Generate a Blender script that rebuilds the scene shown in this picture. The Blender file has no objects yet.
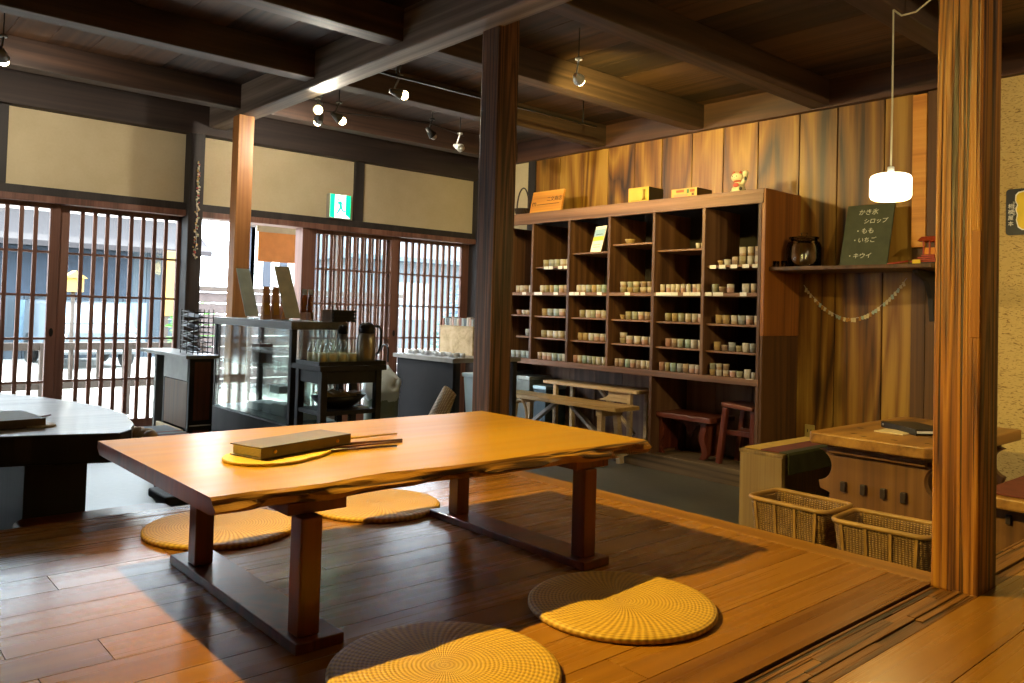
import bpy, bmesh, math, random
from mathutils import Vector, Matrix
random.seed(7)
C = bpy.context.scene.collection
PI = math.pi
V = Vector

# ---------------------------------------------------------------- colour / material helpers
def lin(c):
    if isinstance(c, str):
        c = tuple(int(c[i:i+2], 16) for i in (0, 2, 4))
    r = []
    for v in c[:3]:
        v /= 255.0
        r.append(v/12.92 if v <= .04045 else ((v+.055)/1.055)**2.4)
    return (r[0], r[1], r[2], 1.0)

class NT:
    def __init__(s, name):
        s.m = bpy.data.materials.new(name); s.m.use_nodes = True
        s.t = s.m.node_tree; s.n = s.t.nodes; s.l = s.t.links
        s.b = s.n['Principled BSDF']
    def add(s, typ, **kw):
        n = s.n.new(typ)
        for k, v in kw.items(): setattr(n, k, v)
        return n
    def link(s, a, b): s.l.new(a, b)
    def val(s, node, **kw):
        for k, v in kw.items(): node.inputs[k.replace('_', ' ')].default_value = v
    def math(s, op, a, b=None, c=None):
        n = s.n.new('ShaderNodeMath'); n.operation = op
        for i, x in enumerate((a, b, c)):
            if x is None: continue
            if hasattr(x, 'links'): s.l.new(x, n.inputs[i])
            else: n.inputs[i].default_value = x
        return n.outputs[0]
    def ramp(s, fac, stops):
        n = s.n.new('ShaderNodeValToRGB'); e = n.color_ramp.elements
        while len(e) < len(stops): e.new(.5)
        for el, (p, c) in zip(e, stops): el.position = p; el.color = c
        s.l.new(fac, n.inputs[0]); return n.outputs[0]
    def noise(s, vec, scale, detail=3, rough=.5, dist=0.0):
        n = s.n.new('ShaderNodeTexNoise'); n.inputs['Scale'].default_value = scale
        n.inputs['Detail'].default_value = detail; n.inputs['Roughness'].default_value = rough
        n.inputs['Distortion'].default_value = dist
        if vec is not None: s.l.new(vec, n.inputs['Vector'])
        return n.outputs['Fac']
    def mapping(s, vec, scale):
        n = s.n.new('ShaderNodeMapping'); n.inputs['Scale'].default_value = scale
        s.l.new(vec, n.inputs['Vector']); return n
    def coord(s, which='Object'):
        return s.n.new('ShaderNodeTexCoord').outputs[which]
    def mix(s, fac, a, b, mode='MIX'):
        n = s.n.new('ShaderNodeMix'); n.data_type = 'RGBA'; n.blend_type = mode
        for i, x in ((0, fac), (6, a), (7, b)):
            if hasattr(x, 'links'): s.l.new(x, n.inputs[i])
            else: n.inputs[i].default_value = x
        return n.outputs[2]
    def bump(s, h, strength=.3, dist=.01):
        n = s.n.new('ShaderNodeBump'); n.inputs['Strength'].default_value = strength
        n.inputs['Distance'].default_value = dist
        s.l.new(h, n.inputs['Height']); s.l.new(n.outputs[0], s.b.inputs['Normal'])

def plain(name, c, rough=.6, metal=0.0, noise=.12, coat=0.0, scale=14):
    t = NT(name); col = lin(c)
    if noise:
        f = t.noise(t.coord(), scale, 4)
        d = tuple(x*(1-noise*1.6) for x in col[:3]) + (1,)
        u = tuple(min(1, x*(1+noise)) for x in col[:3]) + (1,)
        t.link(t.ramp(f, [(.3, d), (.7, u)]), t.b.inputs['Base Color'])
    else: t.b.inputs['Base Color'].default_value = col
    t.b.inputs['Roughness'].default_value = rough; t.b.inputs['Metallic'].default_value = metal
    t.b.inputs['Coat Weight'].default_value = coat
    return t.m

def wood(name, dark, mid, light, axis='x', rough=.5, grain=1.0, bump=.15, rings=.5, vary=.35, coat=0.0, knots=0.0, fine=1.0, cracks=0.0, spec=.5, al=.42):
    """grain runs along axis; per-board value comes from the mesh attribute 'rnd'"""
    t = NT(name)
    at = t.add('ShaderNodeAttribute', attribute_name='rnd'); rnd = at.outputs['Fac']
    oi = t.add('ShaderNodeObjectInfo').outputs['Random']
    off = t.math('ADD', t.math('MULTIPLY', rnd, 37.0), t.math('MULTIPLY', oi, 11.0))
    cb = t.add('ShaderNodeCombineXYZ')
    for i in range(3): t.link(off, cb.inputs[i])
    va = t.add('ShaderNodeVectorMath', operation='ADD'); t.link(t.coord(), va.inputs[0]); t.link(cb.outputs[0], va.inputs[1])
    s = {'x': (al, 11, 11), 'y': (11, al, 11), 'z': (11, 11, al)}[axis]
    s = tuple(v*grain for v in s)
    mp = t.mapping(va.outputs[0], s)
    broad = t.noise(mp.outputs[0], .55, 4, .55, .8)
    # ring lines: fract of a warped noise
    rg = t.math('FRACT', t.math('MULTIPLY', t.noise(mp.outputs[0], .28, 2, .4, .3), 14.0))
    rg = t.math('ABSOLUTE', t.math('SUBTRACT', rg, .5))
    mp2 = t.mapping(va.outputs[0], tuple(v*(7*fine if v > 2*grain else 2.2) for v in s))
    fine_n = t.noise(mp2.outputs[0], 1.0, 3, .6)
    f = t.math('ADD', t.math('MULTIPLY', broad, 1-rings*.5), t.math('MULTIPLY', rg, rings))
    f = t.math('ADD', f, t.math('MULTIPLY', t.math('SUBTRACT', fine_n, .5), .5))
    f = t.math('ADD', f, t.math('MULTIPLY', t.math('SUBTRACT', rnd, .5), vary))
    col = t.ramp(f, [(.22, lin(dark)), (.5, lin(mid)), (.82, lin(light))])
    if knots:
        vo = t.add('ShaderNodeTexVoronoi'); vo.inputs['Scale'].default_value = 1.0
        ks = {'x': (1.2, 4, 4), 'y': (4, 1.2, 4), 'z': (4, 4, 1.2)}[axis]
        t.link(t.mapping(va.outputs[0], ks).outputs[0], vo.inputs['Vector'])
        kf = t.ramp(t.math('ADD', vo.outputs['Distance'], t.math('MULTIPLY', t.math('SUBTRACT', fine_n, .5), .12)), [(.06, (knots,)*3+(1,)), (.26, (0, 0, 0, 1))])
        col = t.mix(kf, col, lin(dark))
    if cracks:
        cn = t.noise(t.mapping(va.outputs[0], tuple(v*(2.6 if v > 2*grain else .9) for v in s)).outputs[0], 1.0, 2, .4)
        ck = t.ramp(cn, [(.57, (0, 0, 0, 1)), (.615, (cracks,)*3+(1,))]); col = t.mix(ck, col, tuple(x*.25 for x in lin(dark)[:3])+(1,))
        rg = t.math('SUBTRACT', rg, t.math('MULTIPLY', ck, 1.5))
    t.b.inputs['Specular IOR Level'].default_value = spec
    t.link(col, t.b.inputs['Base Color'])
    t.b.inputs['Roughness'].default_value = rough
    t.link(t.math('ADD', t.math('MULTIPLY', fine_n, .16), rough-.08), t.b.inputs['Roughness'])
    t.b.inputs['Coat Weight'].default_value = coat; t.b.inputs['Coat Roughness'].default_value = .12
    if bump: t.bump(t.math('ADD', fine_n, t.math('MULTIPLY', rg, .5)), bump, .004)
    return t.m

def emit(name, c, strength, rough=.5):
    t = NT(name); t.b.inputs['Base Color'].default_value = lin(c)
    t.b.inputs['Emission Color'].default_value = lin(c); t.b.inputs['Emission Strength'].default_value = strength
    t.b.inputs['Roughness'].default_value = rough
    return t.m

def glass(name, tint=(235, 245, 245), alpha=.12, rough=.05):
    """thin pane: mostly transparent with a glossy coat"""
    t = NT(name)
    tr = t.add('ShaderNodeBsdfTransparent'); tr.inputs[0].default_value = lin(tint)
    gl = t.add('ShaderNodeBsdfGlossy'); gl.inputs['Roughness'].default_value = rough
    fr = t.add('ShaderNodeFresnel'); fr.inputs[0].default_value = 1.45
    mx = t.add('ShaderNodeMixShader'); t.link(t.math('ADD', t.math('MULTIPLY', fr.outputs[0], alpha), .01), mx.inputs[0])
    t.link(tr.outputs[0], mx.inputs[1]); t.link(gl.outputs[0], mx.inputs[2])
    t.link(mx.outputs[0], t.n['Material Output'].inputs[0])
    return t.m

# ---------------------------------------------------------------- mesh builder
class MB:
    def __init__(s):
        s.bm = bmesh.new(); s.ly = s.bm.verts.layers.float.new('rnd'); s.smooth = False
    def _tag(s, vs, r=None):
        r = random.random() if r is None else r
        for v in vs: v[s.ly] = r
    def hexa(s, p, r=None):
        v = [s.bm.verts.new(q) for q in p]; s._tag(v, r)
        for f in ((0, 3, 2, 1), (4, 5, 6, 7), (0, 1, 5, 4), (1, 2, 6, 5), (2, 3, 7, 6), (3, 0, 4, 7)):
            s.bm.faces.new([v[i] for i in f])
        return v
    def box(s, x0, x1, y0, y1, z0, z1, r=None, mat=None):
        p = [(x0, y0, z0), (x1, y0, z0), (x1, y1, z0), (x0, y1, z0), (x0, y0, z1), (x1, y0, z1), (x1, y1, z1), (x0, y1, z1)]
        if mat is not None: p = [mat @ V(q) for q in p]
        return s.hexa(p, r)
    def obox(s, c, d, rot=None, r=None):
        """box of size d at c, rotated by rot (Matrix 3x3 / Euler tuple)"""
        if rot is None: R = Matrix.Identity(4)
        elif isinstance(rot, (tuple, list)):
            from mathutils import Euler
            R = Euler(rot).to_matrix().to_4x4()
        else: R = rot.to_4x4()
        return s.box(-d[0]/2, d[0]/2, -d[1]/2, d[1]/2, -d[2]/2, d[2]/2, r, Matrix.Translation(c) @ R)
    def bar(s, a, b, w, h, up=(0, 0, 1), r=None):
        a = V(a); b = V(b); d = (b-a); L = d.length; d.normalize(); up = V(up)
        if abs(d.dot(up)) > .98: up = V((1, 0, 0))
        x = up.cross(d).normalized(); y = d.cross(x)
        R = Matrix((x, y, d)).transposed()
        return s.obox((a+b)/2, (w, h, L), R, r)
    def tube(s, pts, rad, n=8, cap=True, r=None):
        pts = [V(p) for p in pts]; rads = rad if isinstance(rad, (list, tuple)) else [rad]*len(pts)
        rings = []; allv = []
        ref = V((0, 0, 1))
        for i, p in enumerate(pts):
            d = (pts[min(i+1, len(pts)-1)]-pts[max(i-1, 0)]).normalized()
            if abs(d.dot(ref)) > .95: ref = V((1, 0, 0)) if abs(d.x) < .9 else V((0, 1, 0))
            x = ref.cross(d).normalized(); y = d.cross(x)
            ring = [s.bm.verts.new(p + (x*math.cos(2*PI*k/n)+y*math.sin(2*PI*k/n))*rads[i]) for k in range(n)]
            rings.append(ring); allv += ring
        for a, b in zip(rings, rings[1:]):
            for k in range(n):
                f = s.bm.faces.new((a[k], a[(k+1) % n], b[(k+1) % n], b[k])); f.smooth = True
        if cap:
            s.bm.faces.new(rings[0][::-1]); s.bm.faces.new(rings[-1])
        s._tag(allv, r)
    def lathe(s, prof, c=(0, 0, 0), n=24, r=None, sx=1, sy=1, cap_first=True, cap_last=False):
        rings = []; allv = []
        for rr, z in prof:
            if rr < 1e-6:
                v = s.bm.verts.new((c[0], c[1], c[2]+z)); rings.append([v]); allv.append(v)
            else:
                ring = [s.bm.verts.new((c[0]+rr*sx*math.cos(2*PI*k/n), c[1]+rr*sy*math.sin(2*PI*k/n), c[2]+z)) for k in range(n)]
                rings.append(ring); allv += ring
        for a, b in zip(rings, rings[1:]):
            for k in range(n):
                k2 = (k+1) % n
                if len(a) == 1 and len(b) == 1: continue
                if len(a) == 1: f = s.bm.faces.new((a[0], b[k2], b[k]))
                elif len(b) == 1: f = s.bm.faces.new((a[k], a[k2], b[0]))
                else: f = s.bm.faces.new((a[k], a[k2], b[k2], b[k]))
                f.smooth = True
        if cap_first and len(rings[0]) > 1: s.bm.faces.new(rings[0][::-1])
        if cap_last and len(rings[-1]) > 1: s.bm.faces.new(rings[-1])
        s._tag(allv, r)
    def prism(s, pts, ext, r=None, smooth=False):
        """polygon pts (3D) extruded by vector ext"""
        e = V(ext); a = [s.bm.verts.new(p) for p in pts]; b = [s.bm.verts.new(V(p)+e) for p in pts]
        n = len(pts)
        fa = s.bm.faces.new(a[::-1]); fb = s.bm.faces.new(b)
        for k in range(n):
            f = s.bm.faces.new((a[k], a[(k+1) % n], b[(k+1) % n], b[k])); f.smooth = smooth
        s._tag(a+b, r)
        return fa, fb
    def ball(s, c, rx, ry=None, rz=None, n=12, m=8, r=None):
        ry = rx if ry is None else ry; rz = rx if rz is None else rz
        s.lathe([(math.sin(PI*i/m), -math.cos(PI*i/m)) if 0 < i < m else (0, -1 if i == 0 else 1) for i in range(m+1)], (0, 0, 0), n, r, cap_first=False)
        vs = list(s.bm.verts)[-(2+(m-1)*n):]
        for v in vs: v.co = V((c[0]+v.co.x*rx, c[1]+v.co.y*ry, c[2]+v.co.z*rz))
    def build(s, name, mat, parent=None, loc=None, bev=0, seg=2, smooth_angle=None):
        bmesh.ops.recalc_face_normals(s.bm, faces=s.bm.faces[:])
        if loc is not None:
            for v in s.bm.verts: v.co -= V(loc)
        me = bpy.data.meshes.new(name); s.bm.to_mesh(me); s.bm.free()
        if mat: me.materials.append(mat)
        o = bpy.data.objects.new(name, me); C.objects.link(o)
        if parent: o.parent = parent
        if bev:
            md = o.modifiers.new('bevel', 'BEVEL'); md.width = bev; md.segments = seg; md.limit_method = 'ANGLE'
            md.angle_limit = math.radians(40); md.harden_normals = False
        return o

class Thing:
    """an Empty at the base; parts are given in world coordinates"""
    def __init__(s, name, label, cat, loc, group=None, kind=None):
        s.loc = V(loc); s.e = bpy.data.objects.new(name, None); C.objects.link(s.e)
        s.e.empty_display_size = .05; s.e.location = s.loc
        tag(s.e, label, cat, group, kind)
    def part(s, name, mb, mat, parent=None, bev=0, label=None, seg=2):
        o = mb.build(name, mat, parent or s.e, s.loc, bev, seg)
        if label: o['label'] = label
        return o

def tag(o, label=None, cat=None, group=None, kind=None):
    if label: o['label'] = label
    if cat: o['category'] = cat
    if group: o['group'] = group
    if kind: o['kind'] = kind
    return o

def copy_tree(o, loc=None, rz=None, label=None, parent=None):
    c = o.copy(); C.objects.link(c)
    if parent: c.parent = parent
    if loc is not None: c.location = loc
    if rz is not None: c.rotation_euler.z = rz
    if label: c['label'] = label
    for ch in o.children: copy_tree(ch, parent=c)
    return c

def struct(name, mb, mat, bev=0, label=None):
    o = mb.build(name, mat, None, None, bev); o['kind'] = 'structure'
    if label: o['label'] = label
    return o

def single(name, mb, mat, label, cat, loc=None, group=None, bev=0, kind=None):
    o = mb.build(name, mat, None, loc, bev)
    if loc is not None: o.location = loc
    return tag(o, label, cat, group, kind)

def lettering(name, body, size, mat, parent, mtx, spacing=1.0, extrude=.0006, align='LEFT', offset=0.0, shear=0.0):
    """text as a flat raised mesh; mtx is local to parent; x right, y up, z out of the surface"""
    cu = bpy.data.curves.new(name, 'FONT'); cu.body = body; cu.size = size; cu.extrude = extrude
    cu.align_x = align; cu.offset = offset; cu.shear = shear; cu.space_character = spacing; cu.resolution_u = 2
    tmp = bpy.data.objects.new(name, cu); C.objects.link(tmp)
    bpy.context.view_layer.update()
    dg = bpy.context.evaluated_depsgraph_get()
    me = bpy.data.meshes.new_from_object(tmp.evaluated_get(dg))
    bpy.data.objects.remove(tmp)
    me.materials.clear(); me.materials.append(mat)
    o = bpy.data.objects.new(name, me); C.objects.link(o); o.parent = parent; o.matrix_local = mtx
    return o

# ---------------------------------------------------------------- materials
M = {}
M['floor']   = wood('floor_boards', '6e4216', '96611f', 'ac762a', 'x', .27, .45, .04, .10, .12, coat=.08, fine=.7)
M['sill']    = wood('cracked_sill', '4a2a10', '7d4e20', '996632', 'x', .42, 1.5, .9, .6, .1, cracks=.95)
M['edge']    = wood('floor_edge', '7a4a18', 'a06c28', 'b98236', 'y', .33, .9, .12, .35, .2, coat=.2)
M['table']   = wood('honey_table_wood', '85580c', 'a5760f', 'b58418', 'x', .33, .35, .04, .22, .04, coat=0, fine=.8, spec=.25)
M['bark']    = wood('live_edge_wood', '4a270c', 'a06a26', 'cf963f', 'x', .45, 1.3, .6, .6, .1, cracks=.9)
M['tleg']    = wood('table_leg_wood', '3a150a', '6b2c14', '84401f', 'z', .35, 1.0, .06, .4, .1, coat=.2)
M['pillar']  = wood('aged_pillar_wood', '45200a', '93591e', 'b47a2c', 'z', .45, 2.8, .7, .9, .0, cracks=.9, al=.3)
M['pillar2'] = wood('brown_pillar_wood', '2e1a10', '5f3f2c', '7e563c', 'z', .5, 2.6, .5, .9, .0, cracks=.8, al=.4)
M['post']    = wood('new_post_wood', '7f4c22', 'aa713a', 'bb854a', 'z', .5, 1.0, .05, .5, .0)
M['dark']    = wood('dark_beam_wood', '1d1613', '352925', '4b3c34', 'x', .7, .9, .2, .3, .1)
M['darky']   = wood('dark_beam_wood_y', '38302b', '70635a', '9a8e83', 'y', .6, .9, .35, .5, .1)
M['darkz']   = wood('dark_post_wood', '14100f', '26201e', '3a322e', 'z', .65, .9, .2, .3, .1)
M['ceil']    = wood('ceiling_boards', '20120b', '3d2717', '5a3d26', 'y', .65, .7, .2, .5, .5)
M['joist']   = wood('joist_wood', '1f1512', '3a2a23', '573f32', 'x', .6, .8, .2, .4, .1)
M['wbeam']   = wood('wall_beam_wood', '24130c', '432719', '5d3a26', 'y', .6, .8, .2, .4, .1)
M['plank']   = wood('wall_planks', '301a08', '7c5119', 'a87f33', 'z', .42, .5, .25, .85, .35, knots=.95, al=1.5)
M['case']    = wood('bookcase_wood', '4a2e1b', '7b5537', '9a7150', 'y', .5, .9, .1, .4, .1)
M['casez']   = wood('bookcase_upright', '3e2616', '624129', '85603f', 'z', .5, .9, .1, .4, .1)
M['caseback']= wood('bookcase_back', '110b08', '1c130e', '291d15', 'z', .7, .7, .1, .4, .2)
M['lowplank']= wood('low_back_planks', '543a2a', '86624a', 'a07c62', 'z', .6, .7, .2, .5, .4, knots=.4)
M['side']    = wood('side_board', '6b3a12', '8f551f', 'a5692b', 'z', .45, 1.1, .12, .5, .1)
M['side2']   = wood('side_board_dark', '36210f', '543517', '684522', 'z', .5, 1.0, .12, .5, .1)
M['door']    = wood('door_frame_wood', '4e3026', '734d3f', '886555', 'z', .5, 1.0, .06, .25, .1)
M['pale']    = wood('pale_bench_wood', '9a7c55', 'c4a67a', 'd8c09a', 'y', .5, .9, .08, .3, .1)
M['benchm']  = wood('mid_bench_wood', '84602e', 'b08a4a', 'c8a466', 'y', .45, .9, .08, .4, .1)
M['red']     = wood('reddish_bench_wood', '3c170c', '6b3420', '8d5136', 'y', .35, 1.0, .06, .3, .1, coat=.2)
M['redz']    = wood('reddish_leg_wood', '3c170c', '642c1a', '804630', 'z', .35, 1.0, .06, .3, .1, coat=.2)
M['rtable']  = wood('heavy_table_wood', '4f3113', '8a5d26', 'a97a38', 'x', .45, .7, .15, .4, .1, knots=.5)
M['rpanel']  = wood('heavy_table_panel', '3f2411', '6b431f', '845a2c', 'z', .5, .7, .15, .4, .1)
M['rough']   = wood('rough_bench_wood', '57401f', '86683a', 'a18450', 'z', .6, .9, .2, .4, .1)
M['black']   = wood('black_stained_wood', '0f0d0d', '1d1a1a', '2c2828', 'z', .62, 1.0, .08, .2, .1)
M['blackgrey']=wood('greyed_case_top', '3a3836', '5b5957', '77746f', 'y', .45, .8, .1, .3, .1)
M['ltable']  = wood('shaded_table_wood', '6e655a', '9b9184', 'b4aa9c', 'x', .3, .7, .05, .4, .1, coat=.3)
M['plyw']    = wood('pale_plywood', 'a28a60', 'c9b288', 'dccaa3', 'x', .6, .9, .05, .3, .1)
M['signw']   = wood('sign_board_wood', 'b7722a', 'd9943c', 'e7a94f', 'y', .5, .8, .05, .3, .0)
M['concrete']= None
t = NT('concrete_floor'); co = t.coord()
n1 = t.noise(co, 1.3, 5, .6); n2 = t.noise(co, 30, 4, .6)
f = t.math('ADD', t.math('MULTIPLY', n1, .75), t.math('MULTIPLY', n2, .25))
t.link(t.ramp(f, [(.3, lin('4a463d')), (.55, lin('615c50')), (.75, lin('777062'))]), t.b.inputs['Base Color'])
t.link(t.math('ADD', t.math('MULTIPLY', n1, .25), .28), t.b.inputs['Roughness']); t.bump(n2, .1, .004)
M['concrete'] = t.m
def plaster(name, a, b, straw=False):
    t = NT(name); co = t.coord()
    n = t.noise(co, 2.0, 5, .6); n2 = t.noise(co, 60, 3, .6)
    col = t.ramp(t.math('ADD', t.math('MULTIPLY', n, .8), t.math('MULTIPLY', n2, .2)), [(.3, lin(a)), (.7, lin(b))])
    if straw:
        mp = t.mapping(co, (30, 22, 90)); mp.inputs['Rotation'].default_value = (.5, .2, .3)
        s = t.noise(mp.outputs[0], 1.0, 1, .4, 2.5)
        k = t.ramp(s, [(.60, (0, 0, 0, 1)), (.66, (.8, .8, .8, 1))])
        col = t.mix(k, col, lin('6e4f22'))
        t.bump(t.math('ADD', n2, s), .5, .006)
    else: t.bump(n2, .12, .003)
    t.link(col, t.b.inputs['Base Color']); t.b.inputs['Roughness'].default_value = .9
    return t.m
M['plaster'] = plaster('tan_plaster', 'b3a27f', 'c6b694')
M['straw'] = plaster('straw_plaster', 'b39658', 'cfb274', True)
M['brass'] = plain('brass', 'b48a3c', .35, 1.0, .05)
M['steel'] = plain('brushed_steel', 'a8a4a0', .3, .9, .05)
M['metalgrey'] = plain('grey_painted_metal', '6a6a66', .45, .4, .1)
M['blackm'] = plain('black_metal', '141414', .4, .3, .05)
M['white'] = plain('white_paper', 'ece8df', .7, 0, .04)
M['whitep'] = plain('white_plastic', 'd9dee2', .4, 0, .03)
M['cloth'] = plain('white_cloth', 'c9d3d6', .9, 0, .05)
M['glass'] = glass('clear_pane', (250, 253, 253), .1)
M['glassg'] = glass('greenish_pane', (246, 252, 250), .45)
M['jar'] = glass('jar_glass', (252, 253, 250), 1.0)
M['bottle'] = glass('bottle_glass', (252, 253, 250), .25)
M['binder'] = plain('brown_menu_cover', '5c4a34', .5, 0, .15)
M['rattan'] = None

def weave(name, c1, c2, c3, sc=220):
    t = NT(name); co = t.coord()
    w = t.add('ShaderNodeTexWave'); w.wave_type = 'BANDS'; w.bands_direction = 'Z'
    w.inputs['Scale'].default_value = sc/6; w.inputs['Distortion'].default_value = 1.0; t.link(co, w.inputs['Vector'])
    w2 = t.add('ShaderNodeTexWave'); w2.wave_type = 'BANDS'; w2.bands_direction = 'Y'
    w2.inputs['Scale'].default_value = sc/9; w2.inputs['Distortion'].default_value = .5; t.link(co, w2.inputs['Vector'])
    f = t.math('MULTIPLY', w.outputs['Fac'], w2.outputs['Fac'])
    n = t.noise(co, 25, 3)
    f2 = t.math('ADD', t.math('MULTIPLY', f, .7), t.math('MULTIPLY', n, .4))
    t.link(t.ramp(f2, [(.1, lin(c1)), (.45, lin(c2)), (.85, lin(c3))]), t.b.inputs['Base Color'])
    t.b.inputs['Roughness'].default_value = .55; t.bump(f, .9, .006)
    return t.m
M['rattan'] = weave('woven_basket', '4e3214', '8f6732', 'bb9256')
M['rattanl'] = weave('pale_woven_rattan', '8a6a3c', 'c7ab78', 'e2cfa2')
M['cane'] = plain('cane_rim', 'a0763c', .45, 0, .15, .1)
# ---- round straw mat: rings of stitches swirling out from the centre
t = NT('straw_mat'); co = t.coord(); sp = t.add('ShaderNodeSeparateXYZ'); t.link(co, sp.inputs[0])
r = t.math('SQRT', t.math('ADD', t.math('MULTIPLY', sp.outputs[0], sp.outputs[0]), t.math('MULTIPLY', sp.outputs[1], sp.outputs[1])))
th = t.math('ARCTAN2', sp.outputs[1], sp.outputs[0])
rings = t.math('SINE', t.math('MULTIPLY', r, 2*PI/.0095))
ridx = t.math('FLOOR', t.math('MULTIPLY', r, 1/.0095))
swirl = t.math('ADD', t.math('MULTIPLY', th, 76.0), t.math('MULTIPLY', ridx, .9))
st = t.math('SINE', swirl)
stf = t.math('ADD', t.math('MULTIPLY', st, .5), .5)
h = t.math('ADD', t.math('MULTIPLY', t.math('ADD', t.math('MULTIPLY', rings, -.5), .5), .45), t.math('MULTIPLY', stf, .55))
nz = t.noise(co, 60, 3)
t.link(t.ramp(t.math('ADD', t.math('MULTIPLY', h, .75), t.math('MULTIPLY', nz, .3)), [(.05, lin('8f6420')), (.45, lin('c4932f')), (.85, lin('dcb04c'))]), t.b.inputs['Base Color'])
t.b.inputs['Roughness'].default_value = .5; t.bump(h, .5, .004)
M['mat'] = t.m

# ---------------------------------------------------------------- camera
cam = bpy.data.cameras.new('camera'); co = bpy.data.objects.new('camera', cam); C.objects.link(co)
F, yaw, pitch, roll = 802.94, .7238, .0279, .0281
f = V((math.sin(yaw)*math.cos(pitch), math.cos(yaw)*math.cos(pitch), math.sin(pitch)))
r0 = V((math.cos(yaw), -math.sin(yaw), 0)); u0 = r0.cross(f)
rr = r0*math.cos(roll)+u0*math.sin(roll); uu = -r0*math.sin(roll)+u0*math.cos(roll)
mw = Matrix((rr, uu, -f)).transposed().to_4x4(); mw.translation = V((0, 0, 1.15))
co.matrix_world = mw; cam.sensor_width = 36; cam.lens = F/1024*36; cam.shift_y = -53/1024
cam.clip_start = .05; cam.clip_end = 200
bpy.context.scene.camera = co

# ================================================================ ROOM
XW, YW = 5.27, 6.65          # right wall, street wall
PZ = .376                    # raised floor
b = MB(); b.box(-3, 5.4, -2, 6.8, -.1, 0); struct('floor', b, M['concrete'])
# raised wooden floor: boards along x
b = MB()
def boards(b, x0, x1, y0, y1, w, z1, th=.03, gap=.0025, lens=(1.2, 2.2), seed=0):
    rg = random.Random(seed); y = y0
    while y < y1-.01:
        ye = min(y+w*(.92+rg.random()*.16), y1)
        if y1-ye < .04: ye = y1
        x = x0 - rg.random()*1.2
        while x < x1:
            xe = x+lens[0]+rg.random()*(lens[1]-lens[0])
            a, c = max(x, x0), min(xe, x1)
            if c-a > .02: b.box(a+gap/2, c-gap/2, y+gap/2, ye-gap/2, z1-th, z1)
            x = xe
        y = ye
boards(b, -2.9, 2.55, .965, 3.02, .13, PZ, seed=3, lens=(1.6, 2.6))
boards(b, -2.9, 5.2, -1.9, .835, .16, PZ, seed=9)
struct('floor_raised', b, M['floor'], label='raised wooden floor of brown boards')
b = MB(); b.box(-2.95, 2.6, -1.95, 3.05, 0, PZ-.032); b.box(2.6, 5.25, -1.95, .93, 0, PZ-.032); struct('floor_base', b, M['black'])
b = MB(); b.box(2.552, 2.66, .97, 3.12, 0.02, PZ+.001); struct('trim_1', b, M['edge'], .006, 'worn wooden edge board of the raised floor')
b = MB(); b.box(-2.95, 2.55, 3.022, 3.12, 0.02, PZ+.001); struct('trim_2', b, M['floor'], .006, 'edge board of the raised floor facing the street doors')
# cracked sill beam flush in the floor, real grooves between its strips
b = MB(); rg = random.Random(4); y = .837
while y < .963:
    w = .012+rg.random()*.03; ye = min(y+w, .963); dz = -rg.random()*.006
    segs = 28; x = -2.9
    while x < 5.2:
        xe = min(x+.15+rg.random()*.6, 5.2); b.box(x, xe, y, ye-.0015*rg.random()-.0006, PZ-.03, PZ+.001+dz-rg.random()*.004); x = xe
    y = ye
struct('trim_3', b, M['sill'], .0015, 'cracked old sill beam let into the raised floor')

# street wall: plaster above lintel
b = MB(); b.box(-3, 5.45, 6.60, 6.76, 1.93, 2.8); struct('wall_street', b, M['plaster'])
b = MB()
for x0, x1 in ((-3, 5.28),): b.box(x0, x1, 6.5, 6.62, 2.50, 2.80)
struct('trim_4', b, M['dark'], .004, 'dark beam above the plaster panels')
b = MB(); b.box(-3, 5.28, 6.55, 6.70, 1.885, 1.945); struct('trim_5', b, M['darkz'], .003, 'dark rail under the plaster panels')
b = MB(); b.box(-3, 5.28, 6.53, 6.72, 1.835, 1.884); struct('trim_6', b, M['door'], .003, 'brown door head rail')
b = MB(); b.box(-3, 5.28, 6.53, 6.74, 0, .05); struct('trim_7', b, M['door'], .003, 'door sill')
b = MB(); b.box(.92, 1.04, 6.56, 6.61, 1.946, 2.50); struct('trim_8', b, M['darkz'], .003)
b = MB(); b.box(3.82, 3.91, 6.56, 6.61, 1.946, 2.50); struct('trim_9', b, M['darkz'], .003)
b = MB(); b.box(2.275, 2.39, 6.48, 6.66, 0, 2.5); struct('trim_10', b, M['darkz'], .006, 'dark wall post hung with a thin garland')
b = MB(); b.box(5.25, 5.42, 6.46, 6.66, 0, 2.62); struct('trim_11', b, M['darkz'], .005, 'dark corner post')
# right wall
b = MB(); rg = random.Random(11)
js = [5.66, 5.33, 5.03, 4.73, 4.43, 4.14, 3.84, 3.55, 3.25, 2.92, 2.64, 2.32, 2.13]
for a, c in zip(js, js[1:]): b.box(XW, XW+.03, c+.004, a-.004, 0, 2.62)
struct('wall_right', b, M['plank'], .002, 'wall of upright brown planks')
b = MB(); b.box(XW+.05, XW+.15, -2, 6.7, 0, 2.82); struct('wall_right_back', b, M['dark'])
b = MB(); b.box(XW-.005, XW+.05, -2, 2.03, 0, 2.62); struct('wall_right_plaster', b, M['straw'], label='straw flecked plaster wall')
b = MB(); b.box(XW-.005, XW+.028, 5.76, 6.5, 0, 2.62); struct('wall_right_end', b, M['plaster'])
b = MB(); b.box(XW-.01, XW+.04, 5.66, 5.76, 0, 2.61); struct('trim_12', b, M['darkz'], .003)
b = MB(); b.box(XW-.035, XW+.04, 2.045, 2.13, 1.62, 2.59); struct('trim_13', b, M['signw'], .003, 'pale wooden batten on the plank wall')
b = MB(); b.box(XW-.03, XW+.04, 1.90, 2.04, 0, 2.60); struct('trim_16', b, M['side2'], .003, 'dark upright board between planks and straw plaster')
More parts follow.
